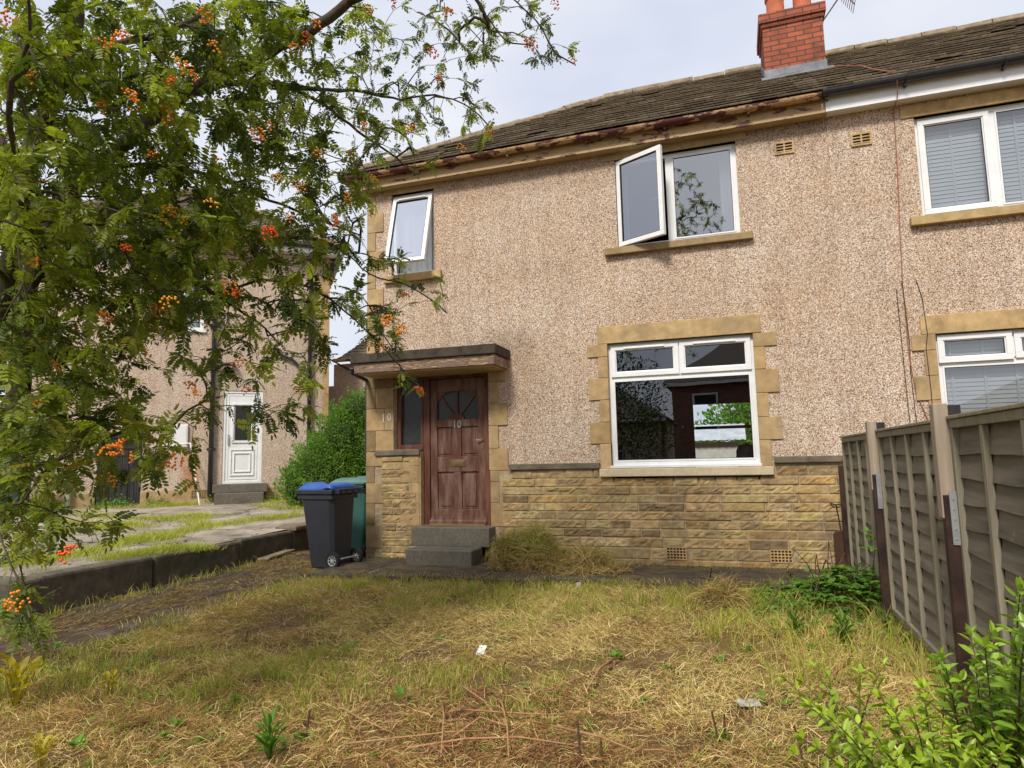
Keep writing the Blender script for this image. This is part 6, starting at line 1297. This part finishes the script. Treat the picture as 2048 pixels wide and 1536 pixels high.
# ------------------------------------------------------------------ seen through the rear window
sh = tag(empty('shed', (-1.2, 19, .2)), 'pale shed with corrugated roof seen through the living-room windows', 'shed'); g = MB(); g.box(-2.6, .05, 19, 21, 0, 1.62); g.build('wall', m_basic('cream_shed_wall', (.55, .53, .45), (.7, .68, .6), 6, .8, 0), sh)
g = MB()
for k in range(34):
    xx = -2.8+k*.09; z_ = 1.66+(.02 if k % 2 else 0); z2 = 1.66+(.0 if k % 2 else .02); g.add([(xx, 18.8, z_), (xx+.09, 18.8, z2), (xx+.09, 20.6, z2+.5), (xx, 20.6, z_+.5)], [(0, 1, 2, 3)])
g.build('roof', m_basic('corrugated_sheet', (.42, .44, .47), (.6, .62, .65), 3, .5, 0), sh)
shrub('garden_tree', (-3.5, -6.2, -.3), 'leafy tree behind the photographer, visible only as a dark window reflection', 'tree', [(0, 0, 3.4, 1.5, 1.3, 1.6), (.5, 0, 2.2, 1.3, 1.2, 1.0), (-.8, .2, 4.2, 1.1, 1, 1.1)], 4200, (.08, .15), .45, (.03, .055, .012), (.06, .10, .02), h0=0)  # leaf colours darkened to stand for its shaded side
shrub('garden_tree', (.3, 22.5, 0), 'bright green garden tree seen through the living-room windows', 'tree', [(0, 0, 1.6, 1.5, 1, 1.6), (1.2, 0, 1.4, 1.2, 1, 1.4), (-1.6, 1, 1.3, 1, .9, 1.0), (.6, 0, 2.6, .9, .8, .7)], 9000, (.12, .2), .6, (.09, .22, .02), (.22, .42, .06), h0=0)
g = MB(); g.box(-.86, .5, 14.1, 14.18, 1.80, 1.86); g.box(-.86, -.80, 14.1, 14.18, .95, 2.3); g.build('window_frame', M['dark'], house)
bm = MB(); bm.lathe([(.02, 1.42), (.09, 1.40), (.125, 1.33), (.13, 1.22), (.11, 1.12), (.07, 1.06), (.12, 1.02), (.22, .95), (.22, .9)][::-1], 0.12, 9.4, 18); arm = bm.build('dark_silhouette', M['seal'], None); tag(arm, 'dark rounded silhouette just inside the living-room window', 'silhouette')  # unidentified dark rounded thing, modelled only as a silhouette
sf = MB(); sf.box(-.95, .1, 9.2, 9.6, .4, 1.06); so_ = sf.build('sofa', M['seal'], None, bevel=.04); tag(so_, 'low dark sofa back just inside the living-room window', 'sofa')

# ------------------------------------------------------------------ houses opposite, behind the photographer (seen as reflections)
def opposite(loc, w_, d_, ez, rz_, wallmat, label, wins, ridge_in=None, chim=None):
    r = tag(empty('house', loc), label, 'house'); g = MB(); g.box(-w_/2, w_/2, -d_, 0, -1, ez); g.build('wall', wallmat, r, world=False)
    i = ridge_in or d_/2; g = MB(); e = .35; a = (-w_/2-e, e, ez); b = (w_/2+e, e, ez); c = (w_/2+e, -d_-e, ez); d = (-w_/2-e, -d_-e, ez); p = (-w_/2+i, -d_/2, rz_); q = (w_/2-i, -d_/2, rz_); g.add([a, b, c, d, p, q], [(1, 0, 4, 5), (0, 3, 4), (3, 2, 5, 4), (2, 1, 5), (0, 1, 2, 3)]); g.build('roof', M['tile'], r, world=False)
    g = MB(); g.box(-w_/2-e, w_/2+e, e-.03, e+.02, ez-.16, ez-.02); g.build('fascia', M['upvc'], r, world=False)
    for (x, z, ww, hh) in wins:
        g = MB(); bars(g, x-ww/2, x+ww/2, z, z+hh, .0, .05, .07); g.box(x-ww/2, x+ww/2, .0, .045, z+hh*.68, z+hh*.74); f = g.build('window', M['upvc'], r, world=False); g = MB(); g.add([(x-ww/2, .02, z), (x+ww/2, .02, z), (x+ww/2, .02, z+hh), (x-ww/2, .02, z+hh)], [(0, 1, 2, 3)]); g.build('pane', M['seal'], f, world=False)
    if chim:
        g = MB(); x, zb, zt = chim; g.box(x-.4, x+.4, -d_/2-.3, -d_/2+.3, zb, zt); g.build('chimney', M['oldbrick'], r, world=False)
opposite((2.3, -12, 0), 9.4, 8, 4.3, 7.6, M['oldbrick'], 'brick house opposite with hipped roof, visible only as a window reflection', [(-3.4, 1.9, 1.0, 1.9), (.6, 1.9, 2.2, 1.6), (3.4, 1.9, 1.2, 1.6)])
opposite((-8.2, -17, -.8), 9.5, 8, 3.9, 6.8, m_basic('cream_render', (.5, .42, .32), (.6, .52, .4), 3, .9, 0), 'cream rendered house opposite, visible only as a window reflection', [(2.2, 1.4, 1.4, 1.3), (-2.2, 1.4, 1.4, 1.3)])
opposite((14.5, -14, 0), 9.0, 8, 2.9, 5.4, M['dash2'], 'pebbledashed house opposite on the right, visible only as a window reflection', [(-2, .9, 1.4, 1.2)], chim=(-.5, 4.6, 6.6))
